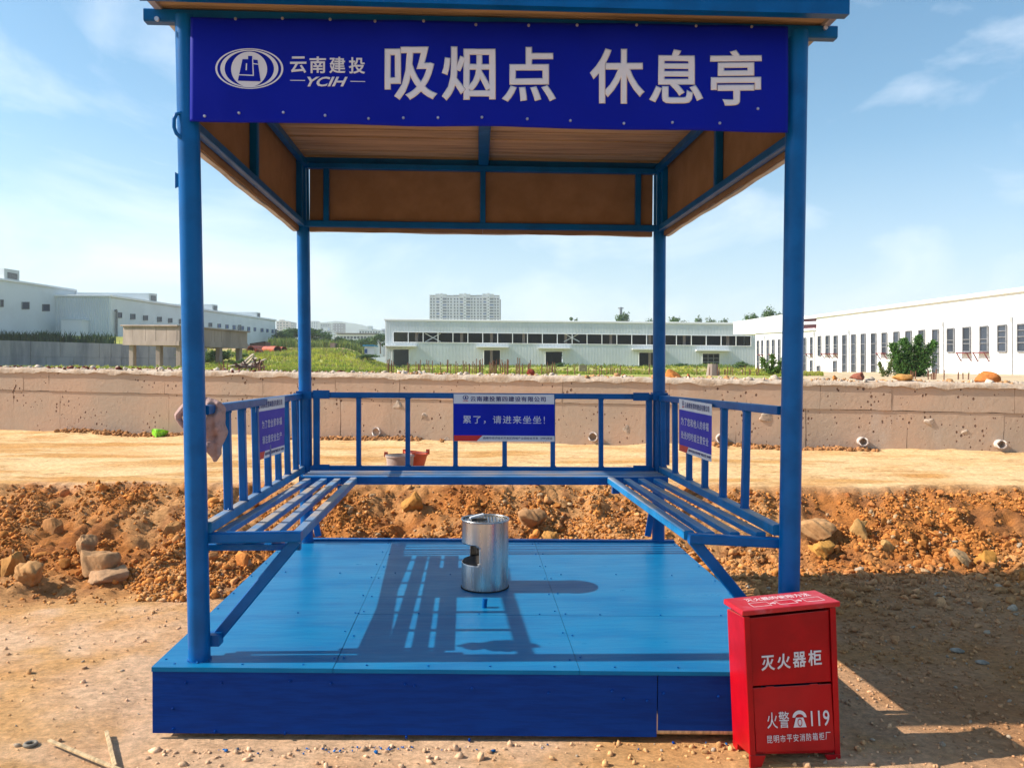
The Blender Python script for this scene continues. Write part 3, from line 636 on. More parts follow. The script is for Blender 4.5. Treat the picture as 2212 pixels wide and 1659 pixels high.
# ------------------------------------------------------------------ left buildings
def facade(pA, pB, YA, YB, name, label, cat):
    A, B = U(pA, 740, Y=YA), U(pB, 740, Y=YB); A.z = B.z = 6; pl = vplane(A, B)
    return pl, (lambda px, py, out=0: U(px, py, P=pl)+pl[1]*out), empty(name, (A.x, A.y, 6), label, cat)
def windows(F, root, rects, m, fm=FRAME, pr=.12):
    for x0, x1, y0, y1 in rects:
        b = MB(); b.prism([F(x0, y0), F(x1, y0), F(x1, y1), F(x0, y1)], (F(x0, y0, pr)-F(x0, y0))*.5)
        o = b.build('window', m, root); c = (F(x1, y0)-F(x0, y0)).length*.07
        fb = MB(); q = [F(x0, y0, pr*.6), F(x1, y0, pr*.6), F(x1, y1, pr*.6), F(x0, y1, pr*.6)]
        for i in range(4): fb.bar(q[i], q[(i+1) % 4], pr, .09, up=(0, 0, 1) if i % 2 == 0 else (0, 1, 0))
        fb.build('frame', fm, o)
pl1, F1, b1 = facade(-150, 163, 98, 122, 'factory_building', 'grey side of the nearest long factory building at far left', 'factory')
n1 = pl1[1]
b = MB(); b.prism([F1(-150, 584), F1(42, 610), F1(163, 628), F1(163, 735), F1(-150, 722)], -n1*22); b.build('wall', CLAD, b1)
b = MB(); b.bar(F1(-150, 583.5, .1), F1(42, 609.5, .1), .3, .3); b.bar(F1(42, 609.5, .1), F1(163, 627.5, .1), .3, .3); b.bar(F1(163, 628, .1), F1(163, 735, .1), .3, .2); b.build('roof_trim', CLADW, b1)
b = MB(); b.prism([F1(9, 580), F1(42, 585), F1(42, 611), F1(9, 606)], -n1*20); b.build('roof_monitor', CLAD, b1)
b = MB(); b.prism([F1(16, 588), F1(37, 592), F1(37, 605), F1(16, 601)], n1*.06); b.build('louvre', FRAME, b1)
windows(F1, b1, [(-40, -24, 643, 658), (0, 6, 648, 663), (47, 62, 653, 668), (91, 106, 658, 672), (131.5, 145, 662, 676)], GLASSD)
b = MB(); b.path([F1(153, 660.5, .3), F1(155.5, 659, .3), F1(156.5, 664, .3), F1(155.5, 735, .3)], .15); b.build('downpipe', FRAME, b1, smooth=True)
b = MB(); b.prism([F1(-150, 722, .03), F1(158, 728, .03), F1(158, 738, .03), F1(-150, 733, .03)], n1*.1); b.build('plinth', CONCD, b1)

pl2, F2, b2 = facade(239, 595, 118, 178, 'factory_building', 'long grey factory building with roof monitors behind the concrete tank', 'factory')
n2_ = pl2[1]
b = MB(); b.prism([F2(239, 640), F2(595, 692.5), F2(595, 750), F2(239, 738)], -n2_*.5); b.build('wall', CLAD, b2)
ec = F2(239, 640); eb = F2(239, 738); vl = Vector((-16, 0, 0))
# sunlit corrugated end wall
b = MB(); n = 56; base = 0
for i in range(n):
    for q, o_ in ((0, 0), (.45, 0), (.6, .08), (.85, .08)):
        p = vl*((i+q)/n)+Vector((0, -o_, 0)); b.v.append(tuple(ec+p)); b.v.append(tuple(eb+p))
for k in range(n*4-1): b.f.append((2*k, 2*k+1, 2*k+3, 2*k+2))
b.build('end_cladding', CLAD, b2, fixn=False)
b = MB(); b.prism([ec+Vector((0, .3, 0)), ec+vl+Vector((0, .3, 0)), eb+vl+Vector((0, .3, 0)), eb+Vector((0, .3, 0))], (0, .2, 0)); b.build('end_wall', CLAD, b2)
b = MB(); e2 = F2(595, 692.5); b.prism([ec, e2, e2+vl, ec+vl], (0, 0, -.2)); b.build('roof', CLAD, b2)
b = MB(); b.bar(F2(239, 639.6, .1), F2(595, 692.2, .1), .35, .35); b.bar(ec+Vector((0, -.1, 0)), ec+vl+Vector((0, -.1, 0)), .3, .3); b.build('roof_trim', CLADW, b2)
for (x0, x1, y0, y1, lx, ly) in ((321, 338.5, 633.5, 655.5, 163, 632), (458, 469.5, 657.5, 673.5, 392, 655.5), (554, 562, 674.5, 688, 470, 672)):
    b = MB(); g = [F2(x0, y0, .05), F2(x1, y0+1.5, .05), F2(x1, y1+3, .05), F2(x0, y1, .05)]
    b.prism(g, vl*2.2); o = b.build('roof_monitor', CLAD, b2)
    b = MB(); k = (x1-x0)/17.5; b.prism([F2(x0+4*k, y0+5*k, .07), F2(x1-3*k, y0+6*k, .07), F2(x1-3*k, y1-4*k, .07), F2(x0+4*k, y1-5*k, .07)], n2_*.06); b.build('louvre', FRAME, o)
    b = MB(); a0 = F2(x0, y0); ht = (F2(x0, y0)-F2(x0, y1)).length
    q = Vector((a0.x, a0.y-.15, a0.z)); l0 = 7+0*k; b.prism([q+Vector((-l0, 0, -ht*.28)), q+Vector((-l0-9, 0, -ht*.28)), q+Vector((-l0-9, 0, -ht*.75)), q+Vector((-l0, 0, -ht*.75))], (0, .1, 0)); b.build('monitor_opening', DARKI, o)
r2 = [(252, 262, 675.6, 686.6), (281.4, 291, 678.7, 689.7), (309, 318, 682, 692), (339.6, 348, 685, 695), (363, 371, 688, 697), (386.5, 395, 690, 699.5), (418, 425, 694, 702), (450.6, 457, 698, 706)]
r3 = [(470, 476, 700, 708), (487, 492.4, 701.8, 710), (502.6, 507.7, 703, 711.5), (520.5, 525.7, 705, 713), (534, 539, 706.6, 715), (548, 552, 708, 715.5), (563, 568, 709.7, 717), (575, 579, 711, 718), (586.6, 590, 712.5, 719.3)]
windows(F2, b2, r2, GLASSD); windows(F2, b2, r3, BLUEW)
b = MB(); b.path([F2(245, 671.5, .3), F2(247, 670.5, .3), F2(248, 675, .3), F2(247.5, 738, .3)], .17)
b.build('downpipe', FRAME, b2, smooth=True)
for x in (513, 516.5): 
    b = MB(); b.tube(F2(x, 702, .3), F2(x, 716, .3), .15, 8); b.build('downpipe', FRAME, b2, smooth=True)
b = MB(); b.tube(F2(593.5, 711, .3), F2(593.5, 748, .3), .2, 8); b.build('downpipe', FRAME, b2, smooth=True)
b = MB(); b.prism([F2(239, 730.5, .03), F2(595, 747, .03), F2(595, 752, .03), F2(239, 740, .03)], n2_*.1); b.build('plinth', CONC, b2)
an = empty('annex', U(170, 735, Y=116), 'small white annex block between the two left factory buildings', 'annex')
b = MB(); p = U(163, 692, Y=116); q = U(177, 735, Y=116); b.box((p.x-2, p.y, q.z-1), (q.x, p.y+3, p.z)); b.build('wall', CLADW, an); b = MB(); b.box((p.x-2.1, p.y-.1, p.z), (q.x+.1, p.y+3, p.z+.15)); b.build('roof', CLAD, an)

# grey retaining wall under the left buildings
gw = empty('grey_retaining_wall', U(200, 797, Y=104), 'tall shaded grey concrete retaining wall below the left factories', 'wall')
xs3 = [-260, -200, -150, -105, -70, -35, 0, 30, 66, 100, 130, 160, 185, 215, 240, 262, 290, 322, 350, 380, 410, 440]
rg = np.random.default_rng(3)
for i in range(len(xs3)-1):
    a, c = xs3[i], xs3[i+1]; ty = lambda x: 735+x*.03; my = lambda x: 770+x*.012; n = (max(1, (c-a)//15))
    Y = lambda x: 101+x*.02
    P_ = lambda x, y: U(x, y, Y=101+x*.012)
    for y0, y1 in ((ty, my), (my, lambda x: 803)):
        o_ = rg.uniform(0, .12); b = MB(); b.prism([P_(a+.25, y0(a)+.25), P_(c-.25, y0(c)+.25), P_(c-.25, y1(c)-.25), P_(a+.25, y1(a)-.25)], (0, .6, 0)); b.v = [(x, y-o_, z) for x, y, z in b.v]; b.build('wall_panel', CONCD, gw)
b = MB(); b.prism([U(-260, 728.5, Y=101), U(440, 748.5, Y=106), U(440, 803, Y=106), U(-260, 803, Y=101)], (0, 1, 0)); b.v = [(x, y+.3, z) for x, y, z in b.v]; b.build('core', CONCD, gw)

# ------------------------------------------------------------------ concrete tank on columns
tk = empty('concrete_tank', U(388, 801, Y=70), 'raised concrete tank with board marked sides standing on columns', 'tank')
TA, TB, TC = U(266, 800, Y=74), U(388, 800, Y=70), U(534, 800, Y=80)
pa, pb = vplane(TA, TB), vplane(TB, TC)
FA = lambda x, y, o=0: U(x, y, P=pa)+pa[1]*o
FB = lambda x, y, o=0: U(x, y, P=pb)+pb[1]*o
def tpan(F, x0, x1, yt0, yt1, yb0, yb1, o, nrm):
    b = MB(); g = .25; b.prism([F(x0+g, yt0, o), F(x1-g, yt1, o), F(x1-g, yb1, o), F(x0+g, yb0, o)], -nrm*.4); b.build('side_panel', CONC, tk)
xa = [266, 287, 315, 337, 360, 388]
for i in range(5): tpan(FA, xa[i], xa[i+1], 704.5, 704.5, 736.5, 736.5, rng.uniform(0, .04), pa[1])
xb_ = [388, 408, 425, 440, 456, 463, 478, 497, 514, 534]
yy = lambda x: 704.5+(x-388)*.09
for i in range(9): tpan(FB, xb_[i], xb_[i+1], yy(xb_[i]), yy(xb_[i+1]), 737+(xb_[i]-388)*.03, 737+(xb_[i+1]-388)*.03, rng.uniform(0, .04), pb[1])
b = MB(); b.prism([FA(266, 736.5, .06), FA(388, 736.5, .06), FA(388, 746.5, .06), FA(266, 745.5, .06)], -pa[1]*.5); b.prism([FB(388.2, 737, .06), FB(534, 741.5, .06), FB(534, 753.6, .06), FB(388.2, 746.5, .06)], -pb[1]*.5); b.build('base_beam', CONC, tk)
b = MB(); b.bar(FA(265, 703.5, .08), FA(388, 703.8, .08), .35, .12); b.bar(FB(388, 703.8, .08), FB(536, 717.4, .08), .35, .12); b.build('rim', CONC, tk)
b = MB(); b.prism([FA(267, 745), FA(388, 746), FB(534, 753), FA(267, 745)+(FB(534, 753)-FA(388, 746))], (0, 0, .3)); b.build('floor_slab', CONC, tk)
vb = FB(500, 760)-FB(394, 760); vb.z = 0; vb.normalize()
for x in (276, 334, 378):
    b = MB(); t_, d_ = FA(x, 743, -.5), FA(x, 806, -.5); b.bar(t_, d_, .5, .45, up=vb); b.build('column', CONC, tk)
for x in (404, 446, 483, 526):
    b = MB(); t_, d_ = FB(x, 748, -.5), FB(x, 806, -.5); b.bar(t_, d_, .5, .45, up=vb); b.build('column', CONC, tk)

# ------------------------------------------------------------------ right white factory
RA, RB = U(1632, 770, Y=96), U(2212, 770, Y=52)
plR = vplane(RA, RB); FR = lambda x, y, o=0: U(x, y, P=plR)+plR[1]*o; nR = plR[1]
rf = empty('white_factory', RA, 'long sunlit white factory on the right with tall narrow windows', 'factory')
b = MB(); b.prism([FR(1632, 719), FR(1690, 716), FR(1764, 712), FR(1764, 684.5), FR(2212, 626), FR(2420, 600), FR(2420, 880), FR(2212, 850), FR(1632, 822)], -nR*20); b.build('wall', CLADW, rf)
b = MB(); b.bar(FR(1764, 684, .1), FR(2420, 598.5, .1), .3, .3); b.bar(FR(1632, 718.6, .1), FR(1764, 711.6, .1), .25, .25); b.build('parapet', CLADW, rf)
b = MB(); b.prism([U(1584, 696, Y=112), U(1700, 678, Y=104), U(1764, 700, Y=100), U(1764, 722, Y=100), U(1584, 722, Y=112)], (8, 6, 0)); b.build('rear_roof', CLADW, rf)
b = MB(); b.prism([FR(1700, 688, -1.6), FR(1763, 683, -1.6), FR(1763, 716, -1.6), FR(1700, 716, -1.6)], -nR*.5); b.build('louvre', MAROON, rf)
b = MB(); b.bar(FR(1700, 699, -1.2), FR(1764, 696, -1.2), .2, .3); b.bar(FR(1757, 684, -1.1), FR(1757, 712, -1.1), .25, .25); b.bar(FR(1700, 687, -1.2), FR(1764, 683, -1.2), .2, .3); b.build('louvre_frame', CLADW, rf)
cv = lambda c: 1587.3+.28242*c
cw = lambda c: 595.2+.28242*c
wr = [(173, 188, 500, 740), (208, 224, 497, 600), (205, 222, 645, 740), (248, 265, 495, 740), (288, 306, 493, 600), (288, 303, 648, 740), (335, 350, 490, 740), (375, 392, 487, 600), (420, 438, 485, 745), (470, 490, 482, 600), (527, 548, 478, 770), (582, 603, 473, 600), (580, 600, 650, 770), (640, 662, 465, 615), (632, 655, 693, 765),
      (700, 727, 462, 600), (762, 789, 462, 600), (757, 783, 655, 780), (828, 858, 457, 790), (897, 929, 452, 790), (970, 1003, 448, 795), (1048, 1084, 444, 800), (1130, 1167, 440, 600), (1220, 1260, 432, 800), (1312, 1355, 427, 800), (1412, 1456, 420, 805), (1517, 1563, 415, 805),
      (1630, 1682, 407, 585), (1750, 1807, 398, 583), (1882, 1941, 391, 583), (2018, 2083, 382, 583), (2168, 2240, 374, 583)]
for a, c, t_, d_ in wr:
    x0, x1, y0, y1 = cv(a), cv(c), cw(t_), cw(d_); k = (y0-800)/(x0-600)
    y0b = y0-(x1-x0)*.06; y1b = y1+(x1-x0)*.02
    b = MB(); b.prism([FR(x0, y0, .02), FR(x1, y0b, .02), FR(x1, y1b, .02), FR(x0, y1, .02)], nR*.02); o = b.build('window', GLASS, rf)
    q = [FR(x0, y0, .07), FR(x1, y0b, .07), FR(x1, y1b, .07), FR(x0, y1, .07)]; fb = MB(); s = .09
    for i in range(4): fb.bar(q[i], q[(i+1) % 4], s, .1)
    for f_ in ((.5, .67) if (d_-t_) < 200 else (.22, .45, .67)): fb.bar(q[0].lerp(q[3], f_), q[1].lerp(q[2], f_), s*.8, .06)
    fb.build('frame', FRAME, o)
for a, c, t_, h in ((572, 603, 598, 35), (690, 730, 595, 38), (750, 791, 595, 40), (1117, 1167, 592, 48), (1735, 1812, 588, 66), (1863, 1948, 585, 72), (285, 308, 602, 25), (205, 224, 603, 22)):
    x0, x1, y0 = cv(a), cv(c), cw(t_); b = MB(); p, q = FR(x0, y0, .05), FR(x1, y0, .05); b.prism([p, q, q+nR*.45, p+nR*.45], (0, 0, -.10))
    e = FR(x0, cw(t_+h), .05); b.bar(p+nR*.4, e, .07, .07); e = FR(x1, cw(t_+h), .05); b.bar(q+nR*.4, e, .07, .07); b.build('door_canopy', MAROON, rf)
PALEG = mat('pale_green_door', (.45, .52, .42), rough=.6)
for a, c, t_, d_ in ((1742, 1800, 722, 820), (1872, 1930, 750, 820), (1086, 1130, 710, 800)):
    b = MB(); b.prism([FR(cv(a), cw(t_), .02), FR(cv(c), cw(t_), .02), FR(cv(c), cw(d_), .02), FR(cv(a), cw(d_), .02)], nR*.03); b.build('door', PALEG, rf)
for a, t_ in ((232, 460), (613, 432), (875, 412), (1597, 352), (2122, 312)):
    b = MB(); b.tube(FR(cv(a), cw(t_), .12), FR(cv(a), cw(830), .12), .09, 8); b.box(FR(cv(a), cw(t_), 0)+Vector((-.25, -.12, 0)), FR(cv(a), cw(t_), .2)+Vector((0, .12, -.35))); b.build('downpipe', CLADW, rf)

# ------------------------------------------------------------------ distant towers
APT = mat('apartment_render', (.62, .62, .66), rough=.8, var=.03, vs=.05); APW = mat('balcony_white', (.74, .75, .78), rough=.8)
PINKR = mat('pink_render', (.60, .47, .44), rough=.8, var=.03); GREYR = mat('grey_render', (.32, .33, .38), rough=.8); BROWNR = mat('brown_render', (.26, .22, .25), rough=.8)
ZX = lambda c: 907+.08713*c
ZY = lambda c: 623.6+.08713*c
YB_ = 835
ap = empty('apartment_block', U(1003, 800, Y=YB_), 'wide white apartment block with three stair towers rising behind the warehouse', 'apartment block')
def TP(x, y, Y=YB_): return U(x, y, Y=Y)
def fbox(b, x0, x1, y0, y1, Y, front, dep):
    p, q = U(x0, y0, Y=Y), U(x1, y1, Y=Y); b.box((p.x, Y-front, q.z), (q.x, Y+dep, p.z)); return b
winm = {}
def winpart(x0, x1, y0, y1, Y, m, root, name='window', pr=.15):
    p, q = U(x0, y0, Y=Y), U(x1, y1, Y=Y); key = (name, round(q.x-p.x, 1), round(p.z-q.z, 1), m.name)
    if key not in winm:
        b = MB(); b.box((0, 0, -key[2]), (key[1], .3, 0)); winm[key] = b.mesh(name, m)
    o = bpy.data.objects.new(name, winm[key]); COL.objects.link(o); o.parent = root; o.matrix_parent_inverse = Matrix.Translation(-wld(root)); o.location = (p.x, Y-pr, p.z); return o
fbox(MB(), ZX(240), ZX(1975), ZY(185), 800, YB_, 0, 16).build('wall', APT, ap)
fbox(MB(), ZX(1975), ZX(2000), ZY(270), 800, YB_+6, 0, 14).build('shaded_side', GREYR, ap)  # grey render paints in the shade on the block's right side
for m0 in (245, 830, 1408):
    fbox(MB(), ZX(m0+262), ZX(m0+312), ZY(118), 800, YB_, 1.6, 8).build('stair_tower', APW, ap)
    fbox(MB(), ZX(m0+140), ZX(m0+255), ZY(130), ZY(232), YB_, .8, 10).build('penthouse', APT, ap)
    fbox(MB(), ZX(m0+316), ZX(m0+422), ZY(135), ZY(235), YB_, .8, 10).build('penthouse', APT, ap)
    fbox(MB(), ZX(m0-8), ZX(m0+138), ZY(155), ZY(172), YB_, .3, 10).build('roof_beam', APW, ap)
    fbox(MB(), ZX(m0+424), ZX(m0+570), ZY(160), ZY(176), YB_, .3, 10).build('roof_beam', APW, ap)
    for r in range(9):
        y = 238+73*r
        for a, c in ((15, 50), (88, 120), (440, 475), (510, 545)): winpart(ZX(m0+a), ZX(m0+c), ZY(y), ZY(y+42), YB_, GLASSD, ap)
        winpart(ZX(m0+272), ZX(m0+300), ZY(y-28), ZY(y-4), YB_-1.6, GLASSD, ap)
        for a, c in ((165, 238), (318, 418)):
            winpart(ZX(m0+a), ZX(m0+c), ZY(y), ZY(y+44), YB_, BLUEW if (r*3+a) % 4 == 0 else GLASSD, ap)
            winpart(ZX(m0+a-6), ZX(m0+c+6), ZY(y+50), ZY(y+66), YB_-1.1, APW, ap, 'balcony')
CX_ = lambda c: 589.6+.11276*c
CY_ = lambda c: 668.9+.11276*c
def block(name, label, c0, c1, t, Y, m, rows, cols, wm=GLASSD, dep=18, base=770, ww=.5, wh_=.5, top=None, cat='building'):
    x0, x1, y0 = CX_(c0), CX_(c1), CY_(t); r = empty(name, U((x0+x1)/2, 770, Y=Y), label, cat)
    fbox(MB(), x0, x1, y0, base, Y, 0, dep).build('wall', m, r)
    fbox(MB(), x0-.3, x1+.3, y0-.7, y0, Y, .4, dep).build('roof', APW, r)
    H = 745-y0; 
    for i in range(rows):
        for j in range(cols):
            a = x0+(x1-x0)*(j+.5-ww/2)/cols; c = x0+(x1-x0)*(j+.5+ww/2)/cols; ya = y0+H*(i+.5-wh_/2)/rows+1; winpart(a, c, ya, ya+H*wh_/rows, Y, wm, r)
    if top: fbox(MB(), CX_(top[0]), CX_(top[1]), CY_(top[2]), y0, Y, 0, 8).build('roof_house', m, r)
    return r
block('tower_block', 'pinkish tower block beyond the trees left of the rear post', 65, 300, 225, 1100, PINKR, 9, 4, top=(120, 210, 195), cat='tower block')
block('tower_block', 'narrow grey tower block attached right of the pinkish tower', 302, 395, 245, 1115, GREYR, 7, 3, wm=APW, cat='tower block')
block('apartment_building', 'white apartment building with dark gable low in front of the pinkish tower', 55, 480, 410, 600, APW, 4, 8, top=(200, 285, 345), cat='apartment building')
block('tower_block', 'pale ribbed tower block just right of the left rear post', 600, 862, 225, 1200, APT, 8, 6, wm=GREYR, wh_=.8, ww=.4, cat='tower block')
block('tower_block', 'dark grey tower block in front of the hill', 870, 1085, 262, 1300, GREYR, 7, 5, wm=GLASSD, cat='tower block')
block('tower_block', 'purplish brown tower block right of the dark grey one', 1140, 1350, 262, 1150, BROWNR, 8, 4, wm=APT, ww=.25, cat='tower block')
block('apartment_building', 'stepped white apartment building with a slim stair tower behind the hedge', 820, 1135, 410, 620, APW, 5, 7, top=(965, 1045, 345), cat='apartment building')
r_ = block('apartment_building', 'white flats with rooftop rooms beside the warehouse end', 1650, 2060, 395, 640, APW, 5, 8, top=(1810, 1895, 315), cat='apartment building')
block('apartment_building', 'grey white flats cut off by the warehouse corner', 2080, 2230, 375, 660, APT, 5, 3, cat='apartment building')
r_ = block('school_building', 'long low building with a wide flat roof and arcade of windows', 1215, 1995, 478, 480, APW, 2, 12, ww=.72, wh_=.5, cat='school')
fbox(MB(), CX_(1190), CX_(2010), CY_(448), CY_(468), 480, 2, 14).build('roof_slab', CONC, r_)
# blue roofed hut and brick stump
hu = empty('hut', U(800, 765, Y=135), 'small white hut with a bright blue roof in the field', 'hut')
fbox(MB(), CX_(1755), CX_(1940), CY_(705), CY_(860), 135, 0, 4).build('wall', CLADW, hu); b = MB(); fbox(b, CX_(1725), CX_(1945), CY_(676), CY_(702), 135, .5, 5); b.build('roof', TILEB, hu)
fbox(MB(), CX_(1760), CX_(1808), CY_(752), CY_(835), 135, .1, 0).build('door', BLUEW, hu)
bs_ = empty('brick_pillar', U(720, 756, Y=150), 'square brown brick pillar standing among the reeds', 'pillar'); fbox(MB(), CX_(1098), CX_(1190), CY_(645), CY_(756), 150, 0, 3).build('shaft', CONC, bs_); fbox(MB(), CX_(1092), CX_(1196), CY_(638), CY_(646), 150, .2, 3).build('cap', CONC, bs_)
# steel pipes lying in the field
def bigpipe(x0, x1, y, r, Y0, Y1, label, m=RUST):
    a, c = U(x0, y, Y=Y0), U(x1, y, Y=Y1); ro = empty('steel_pipe', a, label, 'pipe', 'large steel pipes in the field'); d = (c-a).normalized(); s_ = d.orthogonal().normalized(); t_ = d.cross(s_); R = []
    for p, q in ((a, r), (c, r), (c, r*.9), (a, r*.9), (a, r)): R.append([p+s_*q*math.cos(k/20*6.2832)+t_*q*math.sin(k/20*6.2832) for k in range(20)])
    MB().loft(R, cap=False).build('shell', m, ro, smooth=True)
    R = [[p+s_*r*1.02*math.cos(k/20*6.2832)+t_*r*1.02*math.sin(k/20*6.2832) for k in range(20)] for p in (a+d*.02, a+d*.2)]
    MB().loft(R, cap=False).build('end_ring', RUSTD, ro, smooth=True)
bigpipe(541, 575, 756, .52, 106, 112, 'orange steel pipe with an open dark end facing the tank')
bigpipe(600, 573, 756, .50, 104, 108, 'bright orange steel pipe with rust patches, middle of the pipes')
bigpipe(614, 592, 756, .42, 109, 112, 'dull red steel pipe at the right end of the row')
bigpipe(556, 564, 760, .30, 100, 101, 'short stubby orange pipe section in front of the others')
sk = empty('skip', U(556, 748, Y=118), 'dark open metal container behind the orange pipes', 'container')
b = MB(); p, q = U(540, 743, Y=118), U(573, 752, Y=118); b.hexa([(p.x, 118, q.z), (q.x, 118, q.z), (q.x, 121, q.z), (p.x, 121, q.z), (p.x, 118, p.z), (q.x, 118, p.z+.35), (q.x, 121, p.z+.35), (p.x, 121, p.z)]); b.build('body', RUSTD, sk)
b = MB(); b.bar((p.x, 117.9, p.z), (q.x, 117.9, p.z+.35), .1, .12); b.build('rim', BLK, sk)
# plank heap
def plank(x0, y0, x1, y1, Y0, Y1, label, wdt=.10):
    b = MB(); b.bar(U(x0, y0, Y=Y0), U(x1, y1, Y=Y1), wdt, .035); b.build('timber_plank', OLDW, None, label=label, cat='plank', group='planks in the timber heap')
plank(512, 795, 547, 765, 30, 31, 'steep thin plank leaning out of the timber heap, leftmost')
plank(525, 793, 550, 769, 30.5, 31, 'steep pale plank leaning second from the left in the heap')
plank(538, 791, 553, 773, 30, 31.5, 'shorter steep plank leaning right of the other two')
plank(494, 791, 533, 785, 29.5, 30, 'long pale plank lying nearly flat on the left of the heap', .16)
plank(545, 788, 573, 776, 30, 31, 'plank pointing up to the right from the heap')
plank(520, 791, 562, 790, 29.3, 30, 'flat grey plank lying across the heap middle')
plank(535, 794, 574, 792, 29.6, 30, 'thin low plank at the right foot of the heap')
b = MB()
for i in range(60):
    x = rng.uniform(520, 560); y = rng.uniform(793, 801); c = U(x, y, Y=29+rng.random()*1.5); d = Vector((rng.normal(), rng.normal()*.4, rng.normal()*.25)).normalized()*.35; b.bar(c-d, c+d, .05, .05)
b.build('timber_offcuts', RUSTD, None, kind='stuff')
# metal plank lying on the wall
b = MB(); b.bar(U(113, 807.5, Y=13.6), U(365, 809, Y=13.1), .22, .035); b.build('scaffold_board', OLDW, None, label='long grey scaffold board lying on top of the concrete wall at left', cat='board')
# starter bars
bars = []
rg = np.random.default_rng(21)
def rods(x0, x1, n, Y, y1, h, where=''):
    for i in range(n):
        x = rg.uniform(x0, x1); hh = h*rg.uniform(.5, 1.1); p = U(x, y1, Y=Y+rg.uniform(-.6, .6)); bars.append((p, hh, rg.normal(0, .03), rg.normal(0, .03), where))
rods(832, 850, 8, 24, 804, .42, 'below the left end of the warehouse'); rods(880, 1015, 24, 24, 805, .36, 'between the first and second doorway'); rods(1020, 1160, 46, 24, 806, .42, 'in the dense row below the second doorway')
rods(1165, 1215, 12, 24, 806, .34, 'below the third doorway'); rods(1215, 1410, 16, 25, 807, .28, 'between the third doorway and the rear right post'); rods(1500, 1640, 20, 25, 808, .26, 'below the fifth doorway')
rods(390, 420, 6, 21, 803, .34, 'under the concrete tank by its corner'); rods(470, 500, 8, 24, 801, .32, 'left of the timber heap'); rods(555, 575, 6, 24, 801, .3, 'right of the timber heap'); rods(1960, 2120, 16, 17, 822, .26, 'in front of the white factory')
rodm = MB(); rodm.tube((0, 0, -.15), (0, 0, 1), .013, 5); rodme = rodm.mesh('starter_bar', REBAR)
for i, (p, h, tx, ty_, where) in enumerate(bars):
    o = bpy.data.objects.new('starter_bar', rodme); COL.objects.link(o); o.location = p; o.scale = (1, 1, h); o.rotation_euler = (tx, ty_, 0)
    tag(o, 'one of the thin rusty starter bars '+where, 'rebar', 'rusty starter bars behind the concrete wall')
# clods and lumps on and behind the wall top
def toplump(px, py, w_, h_, Y, label, col, sd):
    p = U(px, py, Y=Y); r_ = np.random.default_rng(sd); v, f = rock_shape(3, r_, .38); ext = v.max(0)-v.min(0); v = v/ext*np.array([w_, w_*.8, h_*1.2])*Y/FPX
    m = mat('clod_%d' % sd, col, rough=.95, vs=9, col2=tuple(c*.6 for c in col), bump=.015, bs=12, spec=.15); o = mesh_obj('clod', np_mesh('clod', v, f, m), label=label, cat='clod', group='clods on the wall top'); o.location = p
toplump(1451, 812, 36, 26, 11.7, 'bright orange clod on the wall top right of the rear right post', (.55, .20, .05), 61)
toplump(1348, 813, 14, 10, 11.9, 'small brown clod on the wall top left of the rear right post', (.34, .13, .06), 62)
toplump(1147, 805, 18, 14, 12.1, 'dark red pointed clod on the wall top above the blue notice', (.30, .06, .04), 63)
toplump(2125, 818, 52, 26, 10.9, 'biggest rust orange clod heap on the wall top at far right', (.55, .19, .05), 64)
toplump(1855, 813, 34, 16, 11.0, 'dark reddish clod lump on the wall top left of the bush', (.32, .11, .07), 65)
toplump(1955, 819, 44, 14, 10.8, 'orange clod ridge on the wall top right below the bush', (.55, .27, .08), 66)
toplump(1804, 817, 14, 9, 11.0, 'small orange clod on the wall top right of the front post', (.55, .22, .06), 67)
toplump(1487, 812, 8, 8, 12, 'tiny rust clod on the wall top beside the orange one', (.45, .17, .06), 68)
# grey stump and brick pile in weeds
b = MB(); p = U(1540, 801, Y=25); b.tube(p+Vector((0, 0, -.2)), p+Vector((0, 0, .22)), .22, 9, r2=.16); b.build('concrete_stump', CONC, None, label='rounded concrete stump in the weeds before the fifth doorway', cat='stump')
bp_ = empty('brick_stack', U(1259, 800, Y=22), 'little stack of flat bricks on the ground behind the wall', 'bricks')
for k in range(3):
    b = MB(); q = U(1259, 802-k*4.5, Y=22); b.box(q+Vector((-.11, -.06, 0)), q+Vector((.11, .06, .05))); b.build('brick', CONC, bp_)

# ------------------------------------------------------------------ vegetation
def blades(P, h, wdt, col, lean=.25, rg=None, per=5, spread=.12):
    n = len(P); tot = n*per; base = np.repeat(P, per, 0)+np.stack([rg.normal(0, spread, tot), rg.normal(0, spread, tot), np.zeros(tot)], 1)*np.repeat(np.asarray(wdt), per)[:, None]*12
    hh = np.repeat(h, per)*rg.uniform(.5, 1.15, tot); ww = np.repeat(np.asarray(wdt), per); a = rg.uniform(0, np.pi, tot); dx, dy = np.cos(a)*ww, np.sin(a)*ww*.5
    lx, ly = rg.normal(0, lean, tot)*hh, rg.normal(0, lean, tot)*hh; z = np.zeros(tot)
    v0 = base+np.stack([-dx, -dy, z-.1], 1); v1 = base+np.stack([dx, dy, z-.1], 1)
    v2 = base+np.stack([lx*.35+dx*.8, ly*.35+dy*.8, hh*.6], 1); v3 = base+np.stack([lx*.35-dx*.8, ly*.35-dy*.8, hh*.6], 1); v4 = base+np.stack([lx, ly, hh], 1)
    V = np.stack([v0, v1, v2, v3, v4], 1).reshape(-1, 3); i = np.arange(tot)*5
    F = np.concatenate([np.stack([i, i+1, i+2], 1), np.stack([i, i+2, i+3], 1), np.stack([i+3, i+2, i+4], 1)]); C = np.repeat(np.repeat(col, per, 0)*rg.uniform(.6, 1.35, (tot, 1)), 5, 0)
    return V, F, C
rg = np.random.default_rng(31)
